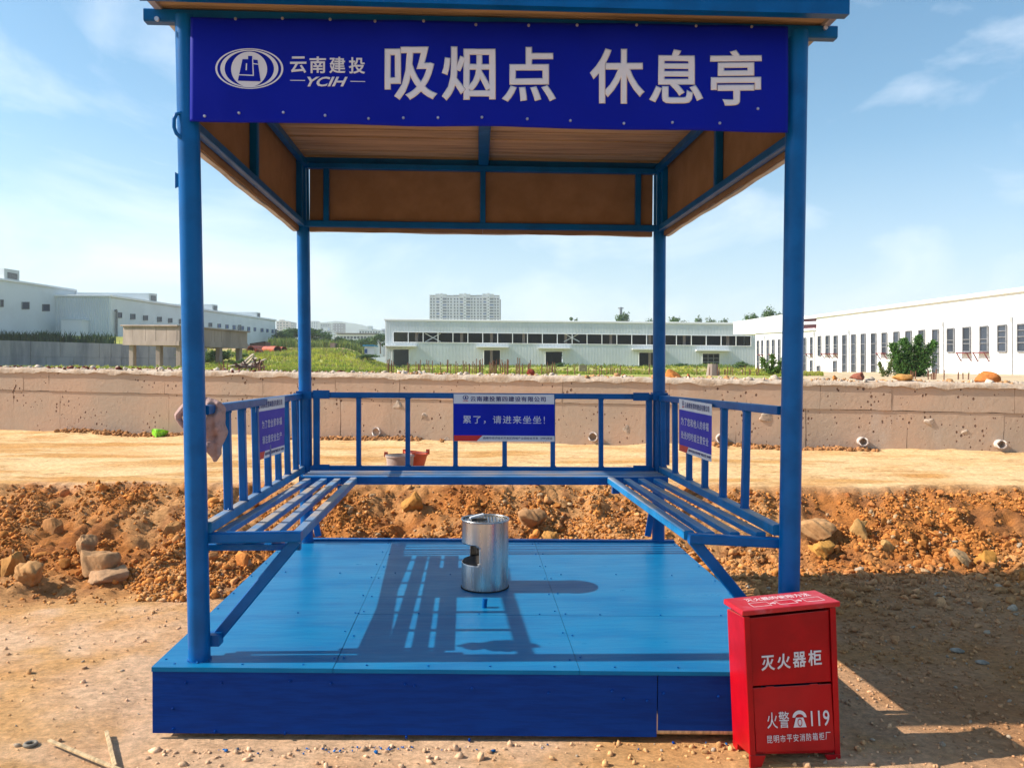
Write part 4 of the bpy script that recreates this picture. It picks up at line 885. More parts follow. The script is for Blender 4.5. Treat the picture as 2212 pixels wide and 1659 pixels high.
def grasspts(n, u0, u1, Y0, Y1, pw=1.):
    u = rg.uniform(u0, u1, n); Y = Y0*(Y1/Y0)**(rg.random(n)**pw); X = ((u-CXP)/FPX+YAW)*Y; return np.stack([X, Y, fz(X, Y)], 1)
G = []
G.append(grasspts(5200, 445, 845, 26, 118)); G.append(grasspts(5200, 820, 1660, 26, 138)); G.append(grasspts(900, -60, 470, 26, 68)); G.append(grasspts(700, 1640, 1790, 22, 60)); G.append(grasspts(1500, 560, 840, 90, 118))
P = np.concatenate(G); patch = fbm(P[:, 0], P[:, 1], .11, 4); P = P[(patch < .60) | (rg.random(len(P)) < .25)]; nfb = fbm(P[:, 0], P[:, 1], .18, 3)[:, None]
c = np.array([.50, .50, .07])+(np.array([.24, .31, .05])-np.array([.50, .50, .07]))*sst(.4, .62, nfb); dry = rg.random((len(P), 1)) < .16; c = np.where(dry, np.array([.36, .29, .12]), c)
uP = (P[:, 0]/P[:, 1]-YAW)*FPX+CXP; hgt = np.clip(.04+.0042*P[:, 1]*np.where(uP > 840, .55, 1), .09, .55)*rg.uniform(.6, 1.2, len(P)); wdt = np.clip(P[:, 1]*.00050, .012, .07)
V, F, C = blades(P, hgt, wdt, c, rg=rg, per=9)
mesh_obj('grass', np_mesh('grass', V, F, GRASSM, C), kind='stuff')
# reeds by the trees and against the warehouse foot
P = np.concatenate([grasspts(900, 655, 790, 150, 168), grasspts(500, 590, 640, 140, 160), grasspts(1300, 835, 1640, 120, 140)]); c = np.where(rg.random((len(P), 1)) < .4, np.array([.26, .30, .06]), np.array([.13, .20, .04]))
uP = (P[:, 0]/P[:, 1]-YAW)*FPX+CXP; V, F, C = blades(P, rg.uniform(.6, 2.0, len(P))*np.where(uP > 830, .45, 1), np.full(len(P), .09), c, rg=rg, per=8, spread=.35); mesh_obj('reeds', np_mesh('reeds', V, F, GRASSM, C), kind='stuff')
P = np.concatenate([grasspts(260, -60, 260, 108.5, 109.8), grasspts(200, 0, 150, 108, 109)]); P[:, 2] = U(100, 737, Y=104).z; c = np.tile(np.array([[.05, .09, .03]]), (len(P), 1))
V, F, C = blades(P, rg.uniform(.5, 1.6, len(P)), np.full(len(P), .08), c, rg=rg, per=8, spread=.3); mesh_obj('ledge_weeds', np_mesh('ledge_weeds', V, F, GRASSM, C), kind='stuff')

def leafcloud(rg, n, lobes, size, top, c0, c1, flat=.85):
    """leaf sized faces through a crown made of several lobes"""
    cen = np.array([l[:3] for l in lobes]); rad = np.array([l[3] for l in lobes]); k = rg.choice(len(lobes), n, p=rad**2/np.sum(rad**2))
    d = rg.normal(size=(n, 3)); d /= np.linalg.norm(d, axis=1)[:, None]; r = rad[k]*(rg.random(n)**.45); q = 1+.35*np.sin(d[:, 0]*5+k)*np.cos(d[:, 2]*4)
    p = cen[k]+d*(r*q)[:, None]*np.array([1, 1, flat]); a = rg.normal(size=(n, 3)); a /= np.linalg.norm(a, axis=1)[:, None]; b = np.cross(a, d); b /= np.linalg.norm(b, axis=1)[:, None]+1e-6
    s = size*rg.uniform(.5, 1.3, n)[:, None]; V = np.stack([p-a*s, p+b*s*.6, p+a*s, p-b*s*.6], 1).reshape(-1, 3); i = np.arange(n)*4
    F = np.stack([i, i+1, i+2, i+3], 1); t = rg.random((n, 1)); C = np.array(c0)+(np.array(c1)-np.array(c0))*t; return V, F, np.repeat(C, 4, 0)
def tree_meshes(seed, kind):
    rg = np.random.default_rng(seed); lobes = []
    for i in range(11): a = rg.uniform(0, 6.28); r = rg.uniform(0, .36); lobes.append((math.cos(a)*r, math.sin(a)*r, rg.uniform(.34, .80), rg.uniform(.11, .22)))
    if kind == 'tall': lobes = [(rg.normal(0, .10), rg.normal(0, .10), .25+.065*i, rg.uniform(.10, .17)*(1.15-.04*i)) for i in range(11)]
    V, F, C = leafcloud(rg, 3200, lobes, .028, 1, (.03, .075, .018), (.11, .20, .045)); crown = np_mesh('crown', V, F, LEAFA, C)
    b = MB(); b.tube((0, 0, -.05), (.01, 0, .45), .028, 8, r2=.018)
    for i in range(5): l = lobes[i*2]; b.tube((.008, 0, .25+.05*i), (l[0]*.8, l[1]*.8, l[2]), .012, 5, r2=.004)
    return crown, b.mesh('trunk', BARK, True)
TV = [tree_meshes(100+i, 'round') for i in range(4)]+[tree_meshes(200+i, 'tall') for i in range(2)]
def tree(px, pyt, pyb, Y, v, label, group=None, wid=1.0, name='tree', cat='tree', rz=None):
    base = U(px, pyb, Y=Y); top = U(px, pyt, Y=Y); h = (top.z-base.z)/.93; o = empty(name, base, label, cat, group, rz=px*.7 if rz is None else rz); o.scale = (h*wid, h*wid, h)
    for me, nm in zip(TV[v], ('crown', 'trunk')):
        c = bpy.data.objects.new(nm, me); COL.objects.link(c); c.parent = o
    return o
gt = 'trees in front of the distant town'
tree(610, 714, 756, 172, 0, 'round dark green tree right beside the end of the grey factory', gt, 1.5)
tree(634, 706, 755, 180, 1, 'dense dark green tree just left of the rear left post', gt, 1.7)
tree(678, 708, 752, 176, 2, 'dark green tree just right of the rear left post', gt, 2.2)
tree(705, 720, 754, 185, 3, 'lower feathery tree right of the post beside the white flats', gt, 1.9)
tree(728, 727, 754, 178, 0, 'bushy palm like tree above the brick pillar', gt, 1.7)
tree(752, 732, 758, 190, 1, 'mid green bush left of the reeds before the arcade building', gt, 2.2)
tree(775, 730, 760, 188, 2, 'spreading green tree below the arcade building middle', gt, 2.2)
tree(798, 727, 758, 200, 3, 'bluish green tree below the right end of the arcade building', gt, 1.3)
tree(822, 718, 762, 178, 1, 'dark tree touching the left end of the warehouse', gt, 1.1)
gt2 = 'tree tops behind the warehouse'
tree(1226+12, 687, 760, 240, 4, 'tiny treetop peeking over the warehouse roof left of the mast', gt2, .6)
tree(1351, 672, 760, 225, 0, 'rounded treetop beneath the mast over the warehouse roof', gt2, .62)
tree(1394, 689, 760, 230, 2, 'low treetop left of the rear right post', gt2, .7)
tree(1458, 681, 760, 225, 1, 'treetop over the roof right of the rear right post', gt2, .75)
tree(1508, 682, 760, 228, 3, 'first of the low treetops over the roof between the right posts', gt2, .62)
tree(1540, 687, 760, 228, 2, 'flat low treetop in the middle between the right posts', gt2, .62)
tree(1566, 686, 760, 228, 0, 'small treetop over the right end of the warehouse roof', gt2, .5)
tree(1627, 673, 760, 150, 1, 'treetop over the white gable left of the front right post', gt2, .55)
tree(1668, 666, 760, 150, 2, 'largest treetop over the white gable beside the front right post', gt2, .7)
tree(1738, 686, 760, 150, 3, 'small treetop above the dark louvre right of the post', gt2, .45)
tree(1797, 676, 760, 160, 0, 'tiny treetop above the white factory roofline', gt2, .2)
tree(1047+18, 752, 800, 205, 1, 'green tree seen through the second warehouse doorway', 'trees behind the open doorways', 1.6)
tree(1188, 750, 800, 205, 2, 'green tree seen through the third warehouse doorway', 'trees behind the open doorways', 1.6)
gb = 'low dark bushes scattered in the field'
for k, (px, pt, pb, Y, v, wd_, lab) in enumerate(((762, 766, 786, 100, 0, 2.6, 'low dark bush in the grass just left of the hut'), (795, 764, 784, 95, 1, 2.8, 'wide dark green bush in the grass below the hut'), (700, 764, 780, 100, 2, 2.8, 'dark scrub patch right of the rear left post'), (525, 774, 790, 60, 3, 2.2, 'low bush behind the timber heap'),
    (1205, 783, 799, 100, 2, 2.4, 'small bush at the warehouse foot left of the third doorway'), (1470, 784, 801, 100, 1, 2.4, 'small bush at the warehouse foot right of the rear right post'), (1600, 780, 803, 90, 0, 2.0, 'bush near the right end of the warehouse'), (480, 755, 800, 84, 1, 2.6, 'dark undergrowth behind the right half of the tank'), (425, 758, 800, 88, 2, 2.6, 'dark undergrowth behind the tank corner'))):
    tree(px, pt, pb, Y, v, lab, gb, wd_, 'bush', 'bush')
ms_ = empty('radio_mast', U(1341, 740, Y=240), 'thin antenna mast above the trees behind the warehouse', 'mast')
b = MB(); b.bar(U(1341, 760, Y=240), U(1341, 664, Y=240), .8, .8); b.build('shaft', GREYR, ms_); b = MB(); b.bar(U(1335, 666, Y=240), U(1347, 666, Y=240), .3, .3); b.build('crossarm', GREYR, ms_)

# feathery shrub by the white factory
def shrub(px, pyt, pyb, Y, wid, label, stems, seed, n=2600, col=((.035, .10, .022), (.12, .26, .05))):
    rg = np.random.default_rng(seed); p0 = U(px, pyb, Y=Y); H = U(px, pyt, Y=Y).z-p0.z; Wd = wid*Y/FPX; r = empty('shrub', p0, label, 'shrub'); VV = []; FF = []; CC = []; bse = 0; tb = MB()
    for s in range(stems):
        sx = (s-(stems-1)/2)/max(1, stems-1)*Wd*.6 if stems > 1 else 0; sh = H*(1-.22*abs(s-(stems-1)/2-.3)/(stems/2)); tip = Vector((sx*1.15+rg.normal(0, .02), rg.normal(0, .05), sh)); tb.tube((sx*.3, 0, -.1), tip, .015, 5, r2=.003)
        for k in range(n//stems//16):
            f = rg.uniform(.08, 1); o_ = Vector((sx*.3, 0, 0)).lerp(tip, f); a = rg.uniform(0, 6.28); ln = Wd*.30*(1.08-f)**.7*rg.uniform(.5, 1.15); d = Vector((math.cos(a), math.sin(a), rg.uniform(.1, .7))).normalized(); tb.tube(o_, o_+d*ln, .004, 3, r2=.001)
            m_ = 16; t = rg.random(m_)[:, None]; q = np.array(o_)+np.array(d)*ln*t+rg.normal(0, .018, (m_, 3)); av = rg.normal(size=(m_, 3)); av /= np.linalg.norm(av, axis=1)[:, None]; bv = np.cross(av, rg.normal(size=(m_, 3))); bv /= np.linalg.norm(bv, axis=1)[:, None]; sz = rg.uniform(.015, .038, (m_, 1))*Y/24
            V = np.stack([q-av*sz, q+bv*sz*.45, q+av*sz, q-bv*sz*.45], 1).reshape(-1, 3); i = np.arange(m_)*4; VV.append(V); FF.append(np.stack([i, i+1, i+2, i+3], 1)+bse); bse += m_*4; CC.append(np.repeat(np.array(col[0])+(np.array(col[1])-np.array(col[0]))*rg.random((m_, 1)), 4, 0))
    me = np_mesh('foliage', np.concatenate(VV), np.concatenate(FF), LEAFA, np.concatenate(CC)); o = bpy.data.objects.new('foliage', me); COL.objects.link(o); o.parent = r
    sm = tb.mesh('stem', BARK, fixn=False); o = bpy.data.objects.new('stem', sm); COL.objects.link(o); o.parent = r
shrub(1968, 724, 822, 24, 130, 'feathery dark green shrub in front of the white factory windows', 4, 5, n=26000)
shrub(1670, 765, 812, 24, 70, 'small light green shrub at the left foot of the white factory', 3, 6, n=3600, col=((.05, .12, .02), (.16, .28, .05)))
shrub(1912, 775, 818, 23, 40, 'wispy pale shrub just left of the feathery dark one', 2, 8, n=1500, col=((.10, .14, .04), (.22, .26, .08)))

# ------------------------------------------------------------------ SHELTER
ZF = .2875; YF = 3.485; YBK = 5.84; PR = .046
sh = empty('smoking_shelter', (0.1, 4.6, 0), 'open blue steel shelter with slatted benches on a raised blue platform', 'shelter')
fl0, fl1 = U(432, 1423, Z=ZF), U(403, 60, Y=YF); fr0 = U(1702, 1423, Y=YF); fr0.z = ZF; fr1 = U(1723, 60, Y=YF)
fl0.y = YF; bl0, br0 = U(663, 1170, Y=YBK), U(1422, 1170, Y=YBK); bl0.z = br0.z = ZF; bl1, br1 = U(655, 500, Y=YBK), U(1425, 500, Y=YBK)
def ext(a, c, z): t = (z-a.z)/(c.z-a.z); return a+(c-a)*t
ZC = 3.065
POST = [(fl0, ext(fl0, fl1, ZC)), (fr0, ext(fr0, fr1, ZC)), (bl0, ext(bl0, bl1, ZC)), (br0, ext(br0, br1, ZC))]
for a, c in POST:
    b = MB(); b.tube(a, c, PR, 32); b.build('post', BLUE, sh, smooth=True)
def post_at(i, z): a, c = POST[i]; return ext(a, c, z)
# platform
PFL, PFR = U(327, 1441, Z=ZF), U(1781, 1452, Z=ZF); PBL, PBR = U(622, 1165, Z=ZF), U(1455, 1169, Z=ZF)
PX0, PX1 = (PFL.x+PBL.x)/2, (PFR.x+PBR.x)/2; PY0, PY1 = (PFL.y+PFR.y)/2, (PBL.y+PBR.y)/2
PFL = Vector((PFL.x, PFL.y, 0)); PFR = Vector((PFR.x, PFR.y, 0)); PBL = Vector((PBL.x, PBL.y, 0)); PBR = Vector((PBR.x, PBR.y, 0))
def plat(s, t, z): return (PFL.lerp(PFR, s)).lerp(PBL.lerp(PBR, s), t)+Vector((0, 0, z))
def su(x): return (x-PX0)/(PX1-PX0)
s_seam = [0, su(-.615), su(.435), 1]; t_seam = [0, (4.08-PY0)/(PY1-PY0), 1]
for i in range(3):
    for j in range(2):
        g = .0004; s0, s1, t0, t1 = s_seam[i]+g*(i > 0), s_seam[i+1]-g*(i < 2), t_seam[j]+g*(j > 0), t_seam[j+1]-g*(j < 1); dz = rng.uniform(-.0012, .0012)
        b = MB(); b.hexa([plat(s0, t0, ZF-.018), plat(s1, t0, ZF-.018), plat(s1, t1, ZF-.018), plat(s0, t1, ZF-.018), plat(s0, t0, ZF+dz), plat(s1, t0, ZF+dz), plat(s1, t1, ZF+dz), plat(s0, t1, ZF+dz)]); b.build('floor_board', FLOORM, sh)
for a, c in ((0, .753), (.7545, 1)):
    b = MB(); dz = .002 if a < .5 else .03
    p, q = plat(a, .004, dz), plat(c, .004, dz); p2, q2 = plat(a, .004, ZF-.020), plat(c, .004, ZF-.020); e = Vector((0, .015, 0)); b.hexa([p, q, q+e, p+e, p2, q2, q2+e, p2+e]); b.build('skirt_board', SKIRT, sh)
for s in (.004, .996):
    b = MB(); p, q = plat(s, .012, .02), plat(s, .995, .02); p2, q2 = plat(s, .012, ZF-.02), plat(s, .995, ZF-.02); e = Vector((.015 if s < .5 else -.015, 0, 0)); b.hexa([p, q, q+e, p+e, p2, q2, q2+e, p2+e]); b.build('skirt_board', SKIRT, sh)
b = MB(); b.bar(plat(.02, .02, .06), plat(.98, .02, .06), .08, .10); b.build('underframe', WOOD, sh)
b = MB(); b.bar(plat(0, .997, ZF+.003), plat(1, .997, ZF+.003), .05, .016); b.build('rear_edge_strip', BLUE, sh)
# floor and skirt screws
b = MB()
for i in range(11):
    for t in (.012, ): p = plat(.03+.094*i+rng.uniform(-.01, .01), t+.004, ZF); b.tube(p, p+zv*.004, .0048, 7)
for i in range(13): p = plat(.03+.078*i, .985, ZF+.01); b.tube(p, p+zv*.004, .0048, 7)
for s_ in (.008, s_seam[1]-.008, s_seam[1]+.008, s_seam[2]-.008, s_seam[2]+.008, .992):
    for k in range(8): p = plat(s_+rng.uniform(-.003, .003), .05+.13*k+rng.uniform(-.02, .02), ZF); b.tube(p, p+zv*.004, .0048, 7)
for k in range(9): p = plat(.05+.11*k, t_seam[1]+.006, ZF); b.tube(p, p+zv*.004, .0048, 7)
for k in range(8): p = plat(.07+.12*k, .62+rng.uniform(-.01, .01), ZF); b.tube(p, p+zv*.004, .0048, 7)
b.build('floor_screws', BLUE, sh, kind='stuff')
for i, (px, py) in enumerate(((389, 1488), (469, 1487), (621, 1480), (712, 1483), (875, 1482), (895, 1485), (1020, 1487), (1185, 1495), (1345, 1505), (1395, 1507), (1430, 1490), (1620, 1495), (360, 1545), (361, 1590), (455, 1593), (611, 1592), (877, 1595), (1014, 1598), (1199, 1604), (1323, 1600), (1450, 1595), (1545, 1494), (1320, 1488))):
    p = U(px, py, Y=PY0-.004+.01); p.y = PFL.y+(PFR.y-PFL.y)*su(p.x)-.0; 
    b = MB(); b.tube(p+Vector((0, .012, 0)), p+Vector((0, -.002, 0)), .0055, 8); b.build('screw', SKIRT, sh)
# roof
def rX(i, z=3.0): return post_at(i, z)
RX0, RX1 = U(292, 2, Y=3.27).x, U(1835, 14, Y=3.27).x; RY0, RY1 = 3.27, 6.02
b = MB(); b.box((RX0, RY0, ZC+.062), (RX1, RY1, ZC+.115)); b.build('roof_sheet', SHEET, sh)
npl = 16
for k in range(npl):
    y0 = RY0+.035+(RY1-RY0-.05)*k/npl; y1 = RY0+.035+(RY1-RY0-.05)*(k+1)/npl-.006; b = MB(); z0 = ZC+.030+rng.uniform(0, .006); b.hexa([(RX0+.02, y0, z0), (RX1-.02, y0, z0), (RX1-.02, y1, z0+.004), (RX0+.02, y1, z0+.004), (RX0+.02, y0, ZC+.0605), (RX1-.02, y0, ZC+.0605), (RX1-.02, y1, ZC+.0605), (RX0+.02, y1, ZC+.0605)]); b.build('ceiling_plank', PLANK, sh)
b = MB(); b.box((RX0, RY0-.002, ZC-.012), (RX1, RY0+.045, ZC+.16)); b.build('front_gutter', BLUE, sh)
b = MB(); b.box((RX0, RY1-.03, ZC+.02), (RX1, RY1+.002, ZC+.12)); b.build('rear_edge', BLUE, sh)
for x in (RX0, RX1-.03):
    b = MB(); b.box((x, RY0+.032, ZC+.02), (x+.03, RY1-.032, ZC+.12)); b.build('side_edge', SHEET, sh)
xl, xr = post_at(0, ZC).x, post_at(1, ZC).x; xbl, xbr = post_at(2, ZC).x, post_at(3, ZC).x
def beam(p, q, wd_, ht, name='roof_beam', m=BLUE): b = MB(); b.bar(p, q, wd_, ht); return b.build(name, m, sh)
XE0, XE1 = U(322, 46, Y=3.52).x, U(1797, 60, Y=3.52).x
beam((XE0, YF, ZC-.002), (XE1, YF, ZC-.002), .05, .055); beam((XE0+.05, YBK, ZC-.002), (XE1-.05, YBK, ZC-.002), .05, .055)
beam((xl+.03, YF+.03, ZC-.03), (xbl+.03, YBK-.03, ZC-.03), .04, .05); beam((xr-.03, YF+.03, ZC-.03), (xbr-.03, YBK-.03, ZC-.03), .04, .05)
xm = U(1044, 420, Y=YBK).x; beam((xm, YF+.03, ZC-.0), (xm, YBK-.03, ZC-.0), .075, .05)
beam((xbl, YBK-.05, ZC-.045), (xbr, YBK-.05, ZC-.045), .05, .04)
# fascias: inside frame of tube, tan board, grey outer sheet
ZL = 2.605; ZT = ZC-.028
beam((xbl+.02, YBK-.045, ZL), (xbr-.02, YBK-.045, ZL), .04, .045, 'fascia_rail')
lbn = post_at(0, ZL); lbb = post_at(2, ZL); rbn = post_at(1, ZL); rbb = post_at(3, ZL)
beam((lbn.x+.005, YF+.04, ZL+.01), (lbb.x+.005, YBK-.03, ZL), .04, .045, 'fascia_rail'); beam((rbn.x-.005, YF+.04, ZL), (rbb.x-.005, YBK-.03, ZL), .04, .045, 'fascia_rail')
beam((lbn.x+.05, YF+.01, ZL+.09), (rbn.x-.05, YF+.01, ZL+.06), .04, .04, 'fascia_rail')
for px in (705, 1043, 1378): x = U(px, 430, Y=YBK-.045).x; b = MB(); b.bar((x, YBK-.045, ZL+.02), (x, YBK-.045, ZT), .04, .04, up=(0, 1, 0)); b.build('fascia_stud', BLUE, sh)
for side, (n_, f_) in ((0, (lbn, lbb)), (1, (rbn, rbb))):
    for Y in (4.53, YBK-.12):
        x = n_.x+(f_.x-n_.x)*(Y-YF)/(YBK-YF); b = MB(); b.bar((x, Y, ZL+.02), (x+(.0), Y, ZT), .045, .045, up=(0, 1, 0)); b.build('fascia_stud', BLUE, sh)
def fascia(p, q, out, zb, zt, m=TAN, th=.012, off=0., name='fascia_board', cuts=1):
    p, q, out = Vector(p), Vector(q), Vector(out)
    for c in range(cuts):
        a, d = p.lerp(q, c/cuts), p.lerp(q, (c+1)/cuts); g = (q-p).normalized()*.002; a, d = a+g+out*off, d-g+out*off; b = MB(); n = 24; top = []; bot = []
        for i in range(n+1):
            r = a.lerp(d, i/n); wv = .002*math.sin(i*1.3+c)+.003*math.sin(i*.45); top.append(Vector((r.x, r.y, zt))); bot.append(Vector((r.x, r.y, zb+wv)))
        R = [[bot[i], top[i], top[i]+out*th, bot[i]+out*th] for i in range(n+1)]; b.loft(R); b.build(name, m, sh)
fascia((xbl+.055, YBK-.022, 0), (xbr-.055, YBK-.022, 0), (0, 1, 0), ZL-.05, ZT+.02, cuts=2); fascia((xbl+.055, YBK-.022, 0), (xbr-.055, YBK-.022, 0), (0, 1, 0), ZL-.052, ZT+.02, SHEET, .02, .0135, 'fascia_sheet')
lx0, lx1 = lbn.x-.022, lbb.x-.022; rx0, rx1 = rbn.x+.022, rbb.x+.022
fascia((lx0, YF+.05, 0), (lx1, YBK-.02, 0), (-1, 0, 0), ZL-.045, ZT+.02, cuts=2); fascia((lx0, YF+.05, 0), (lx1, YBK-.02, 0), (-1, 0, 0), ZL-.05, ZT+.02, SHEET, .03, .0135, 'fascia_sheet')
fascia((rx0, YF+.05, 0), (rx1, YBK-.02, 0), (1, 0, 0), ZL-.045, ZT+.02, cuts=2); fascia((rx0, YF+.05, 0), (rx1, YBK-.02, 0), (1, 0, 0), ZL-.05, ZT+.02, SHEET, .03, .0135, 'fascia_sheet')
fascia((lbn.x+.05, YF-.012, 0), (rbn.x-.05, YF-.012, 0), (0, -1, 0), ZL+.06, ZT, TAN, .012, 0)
# rails
def P_(px, py, Y): return U(px, py, Y=Y)
RT0, RT1 = P_(442, 886, YF+.03), P_(648, 856, YBK-.05); RB0, RB1 = P_(447, 1140, YF+.03), P_(652, 1014, YBK-.05)
QT0, QT1 = P_(1688, 887, YF+.05), P_(1428, 860, YBK-.05); QB0, QB1 = P_(1680, 1145, YF+.05), P_(1430, 1014, YBK-.05)
BT0, BT1 = P_(670, 853, YBK-.02), P_(1412, 857, YBK-.02); BB0, BB1 = P_(670, 1012, YBK-.02), P_(1412, 1016, YBK-.02)
for a, c in ((RT0, RT1), (QT0, QT1), (BT0, BT1)): beam(a, c, .04, .04, 'handrail', BLUE)
for a, c in ((RB0, RB1), (QB0, QB1)): beam(a, c, .045, .05, 'bottom_rail', BLUED)
beam(BB0, BB1, .04, .045, 'bottom_rail', BLUE)
def on(a, c, Y): t = (Y-a.y)/(c.y-a.y); return a+(c-a)*t
for k in range(7):
    Y = 3.86+.285*k; b = MB(); b.bar(on(RB0, RB1, Y)+zv*.02, on(RT0, RT1, Y)-zv*.018, .036, .036, up=(0, 1, 0)); b.build('baluster', BLUE, sh)
for Y in (5.74, 5.40, 5.04, 4.69, 4.34, 3.98):
    b = MB(); b.bar(on(QB0, QB1, Y)+zv*.02, on(QT0, QT1, Y)-zv*.018, .036, .036, up=(0, 1, 0)); b.build('baluster', BLUE, sh)
for px in (684, 775, 881, 984, 1090, 1194, 1298, 1402):
    a, c = U(px, 1012, Y=YBK-.02), U(px, 855, Y=YBK-.02); t = (a.x-BB0.x)/(BB1.x-BB0.x); b = MB(); b.bar(BB0.lerp(BB1, t)+zv*.02, BT0.lerp(BT1, t)-zv*.018, .034 if 700 < px < 1390 else .045, .034, up=(0, 1, 0)); b.build('baluster', BLUE, sh)
for (px, py) in ((697, 852), (1388, 857), (697, 1012), (1388, 1014)):
    p = U(px, py, Y=YBK-.045); b = MB(); b.bar(p+Vector((-.07, 0, 0)), p+Vector((.05, 0, 0)), .006, .06); b.build('bracket_plate', BLUE, sh)
wb = MB(); wv, wf = ico(1)
def bead(p, n=5, r=.02):
    for k in range(n):
        a = k/n*6.283; q = np.array(p)+np.array([math.cos(a)*r, math.sin(a)*r, random.uniform(-.003, .003)]); wb.add([tuple(q+w_*random.uniform(.004, .0075)) for w_ in wv], [tuple(t) for t in wf])
for k in range(7): bead(on(RB0, RB1, 3.86+.285*k)+zv*.026); bead(on(RT0, RT1, 3.86+.285*k)-zv*.021)
for Y in (5.74, 5.40, 5.04, 4.69, 4.34, 3.98): bead(on(QB0, QB1, Y)+zv*.026); bead(on(QT0, QT1, Y)-zv*.021)
for px in (775, 881, 984, 1090, 1194, 1298):
    a = U(px, 1012, Y=YBK-.02); t = (a.x-BB0.x)/(BB1.x-BB0.x); bead(BB0.lerp(BB1, t)+zv*.023, r=.018); bead(BT0.lerp(BT1, t)-zv*.021, r=.018)
for i in range(4): bead(post_at(i, ZF+.002), 22, PR)
wb.build('weld_beads', BLUE, sh, kind='stuff')
# benches
ZS = .80
def slat(a, c, m=BLUED, w_=.038, h_=.026, name='bench_slat'): beam(a, c, w_, h_, name, m)
for n0, f0 in ((483.6, 670), (546, 703.7), (597, 732.4), (650, 767)):
    a, c = U(n0, 1150, Z=ZS), U(f0, 1035, Z=ZS); k = (3.575-a.y)/(c.y-a.y); a, c = a+(c-a)*k, a+(c-a)*((5.40-a.y)/(c.y-a.y)); o = (n0 == 650); slat(a, c, w_=.048 if o else .046, h_=.045 if o else .030)
for n0, f0 in ((1484, 1317), (1529, 1351), (1583, 1381.7), (1639, 1415)):
    a, c = U(n0, 1153, Z=ZS+.005), U(f0, 1036, Z=ZS); k = (3.575-a.y)/(c.y-a.y); a, c = a+(c-a)*k, a+(c-a)*((5.40-a.y)/(c.y-a.y)); o = (n0 == 1484); slat(a, c, w_=.048 if o else .046, h_=.045 if o else .030)
for Y in (5.745, 5.665, 5.585, 5.505): slat((-1.20, Y, ZS+.01), (1.33, Y, ZS+.005), BLUED, .030, .024)  # pale paint gives these tops the brightness of sunlit slats
beam((-1.21, 5.445, ZS-.003), (1.33, 5.445, ZS-.008), .04, .055, 'bench_rail', BLUE)
for x in (-1.19, 1.32): beam((x, 5.47, ZS-.02), (x, 5.79, ZS-.02), .04, .04, 'bench_rail', BLUE)
a, c = U(450, 1161, Y=3.53), U(652, 1158, Y=3.53); beam(a, c, .045, .045, 'bench_rail', BLUE); LC = c
a2, c2 = U(1488, 1162, Y=3.53), U(1686, 1172, Y=3.53); beam(a2, c2, .045, .045, 'bench_rail', BLUE); RC = a2
beam((LC.x-.02, 3.6, ZS-.045), (-1.21, 3.6, ZS-.045), .03, .03, 'bench_rail', BLUE)
# braces
b = MB(); b.bar(U(642, 1166, Y=3.56), U(466, 1378, Y=3.56), .05, .04, up=(0, 1, 0)); b.build('brace', BLUE, sh)
b = MB(); b.bar(U(1497, 1166, Y=3.56), U(1662, 1366, Y=3.56), .05, .04, up=(0, 1, 0)); b.build('brace', BLUE, sh)
for px, py, Y in ((466, 1379, 3.53), (1664, 1372, 3.53)): p = U(px, py, Y=Y); b = MB(); b.box(p+Vector((-.03, -.03, -.025)), p+Vector((.024, .03, .025))); b.build('brace_bracket', BLUE, sh)
b = MB(); b.bar(U(1408, 1105, Y=5.76), U(1399, 1158, Y=5.76), .045, .02, up=(0, 1, 0)); b.build('brace', BLUE, sh)
b = MB(); b.bar(U(676, 1105, Y=5.76), U(688, 1158, Y=5.76), .045, .02, up=(0, 1, 0)); b.build('brace', BLUE, sh)
for px, py, d in ((738, 1055, 0), (1330, 1050, 0)): p = U(px, py, Y=5.38); b = MB(); b.box(p+Vector((-.025, -.02, -.05)), p+Vector((.025, .02, .02))); b.build('bracket_plate', BLUE, sh)
# post collars on the rear posts
for i in (2, 3):
    p = post_at(i, 1.36); b = MB(); b.box(p+Vector((-.055, -.055, -.02)), p+Vector((.055, .035, .035))); b.build('rail_bracket', BLUE, sh)
    a, c = post_at(i, .86), post_at(i, 1.38); dx = -.055 if i == 2 else .05
    b = MB(); b.bar(a+Vector((dx, -.05, 0)), c+Vector((dx, -.05, 0)), .035, .03, up=(0, 1, 0)); b.build('corner_upright', BLUE, sh)
for i, dx in ((2, .04), (3, -.04)):
    a, c = post_at(i, ZL-.02), post_at(i, ZC); b = MB(); b.bar(a+Vector((dx*.3, -.055, 0)), c+Vector((dx*.3, -.055, 0)), .05, .04, up=(0, 1, 0)); b.build('corner_upright', BLUE, sh)
# loop handle and tab on the front left post
pts = [(403, 249), (392, 244), (381, 247), (376, 258), (376, 276), (381, 289), (390, 298), (400, 301)]
b = MB(); b.path([U(x, y, Y=YF-.03-.02*math.sin(i/7*3.14)) for i, (x, y) in enumerate(pts)], .008); b.build('loop_handle', BLUE, sh, smooth=True)
b = MB(); b.prism([U(378, 407, Y=YF-.02), U(378, 372, Y=YF-.02), U(383, 375, Y=YF-.02), U(392, 383, Y=YF-.02), U(384, 396, Y=YF-.02), U(385, 403, Y=YF-.02)], (0, .006, 0)); b.build('metal_tab', BLUE, sh)
# bolts on beam ends
for px, py in ((340, 43), (1782, 62)): p = U(px, py, Y=YF-.03); b = MB(); b.tube(p, p+Vector((0, -.01, 0)), .01, 8); b.build('bolt', ZINC, sh)

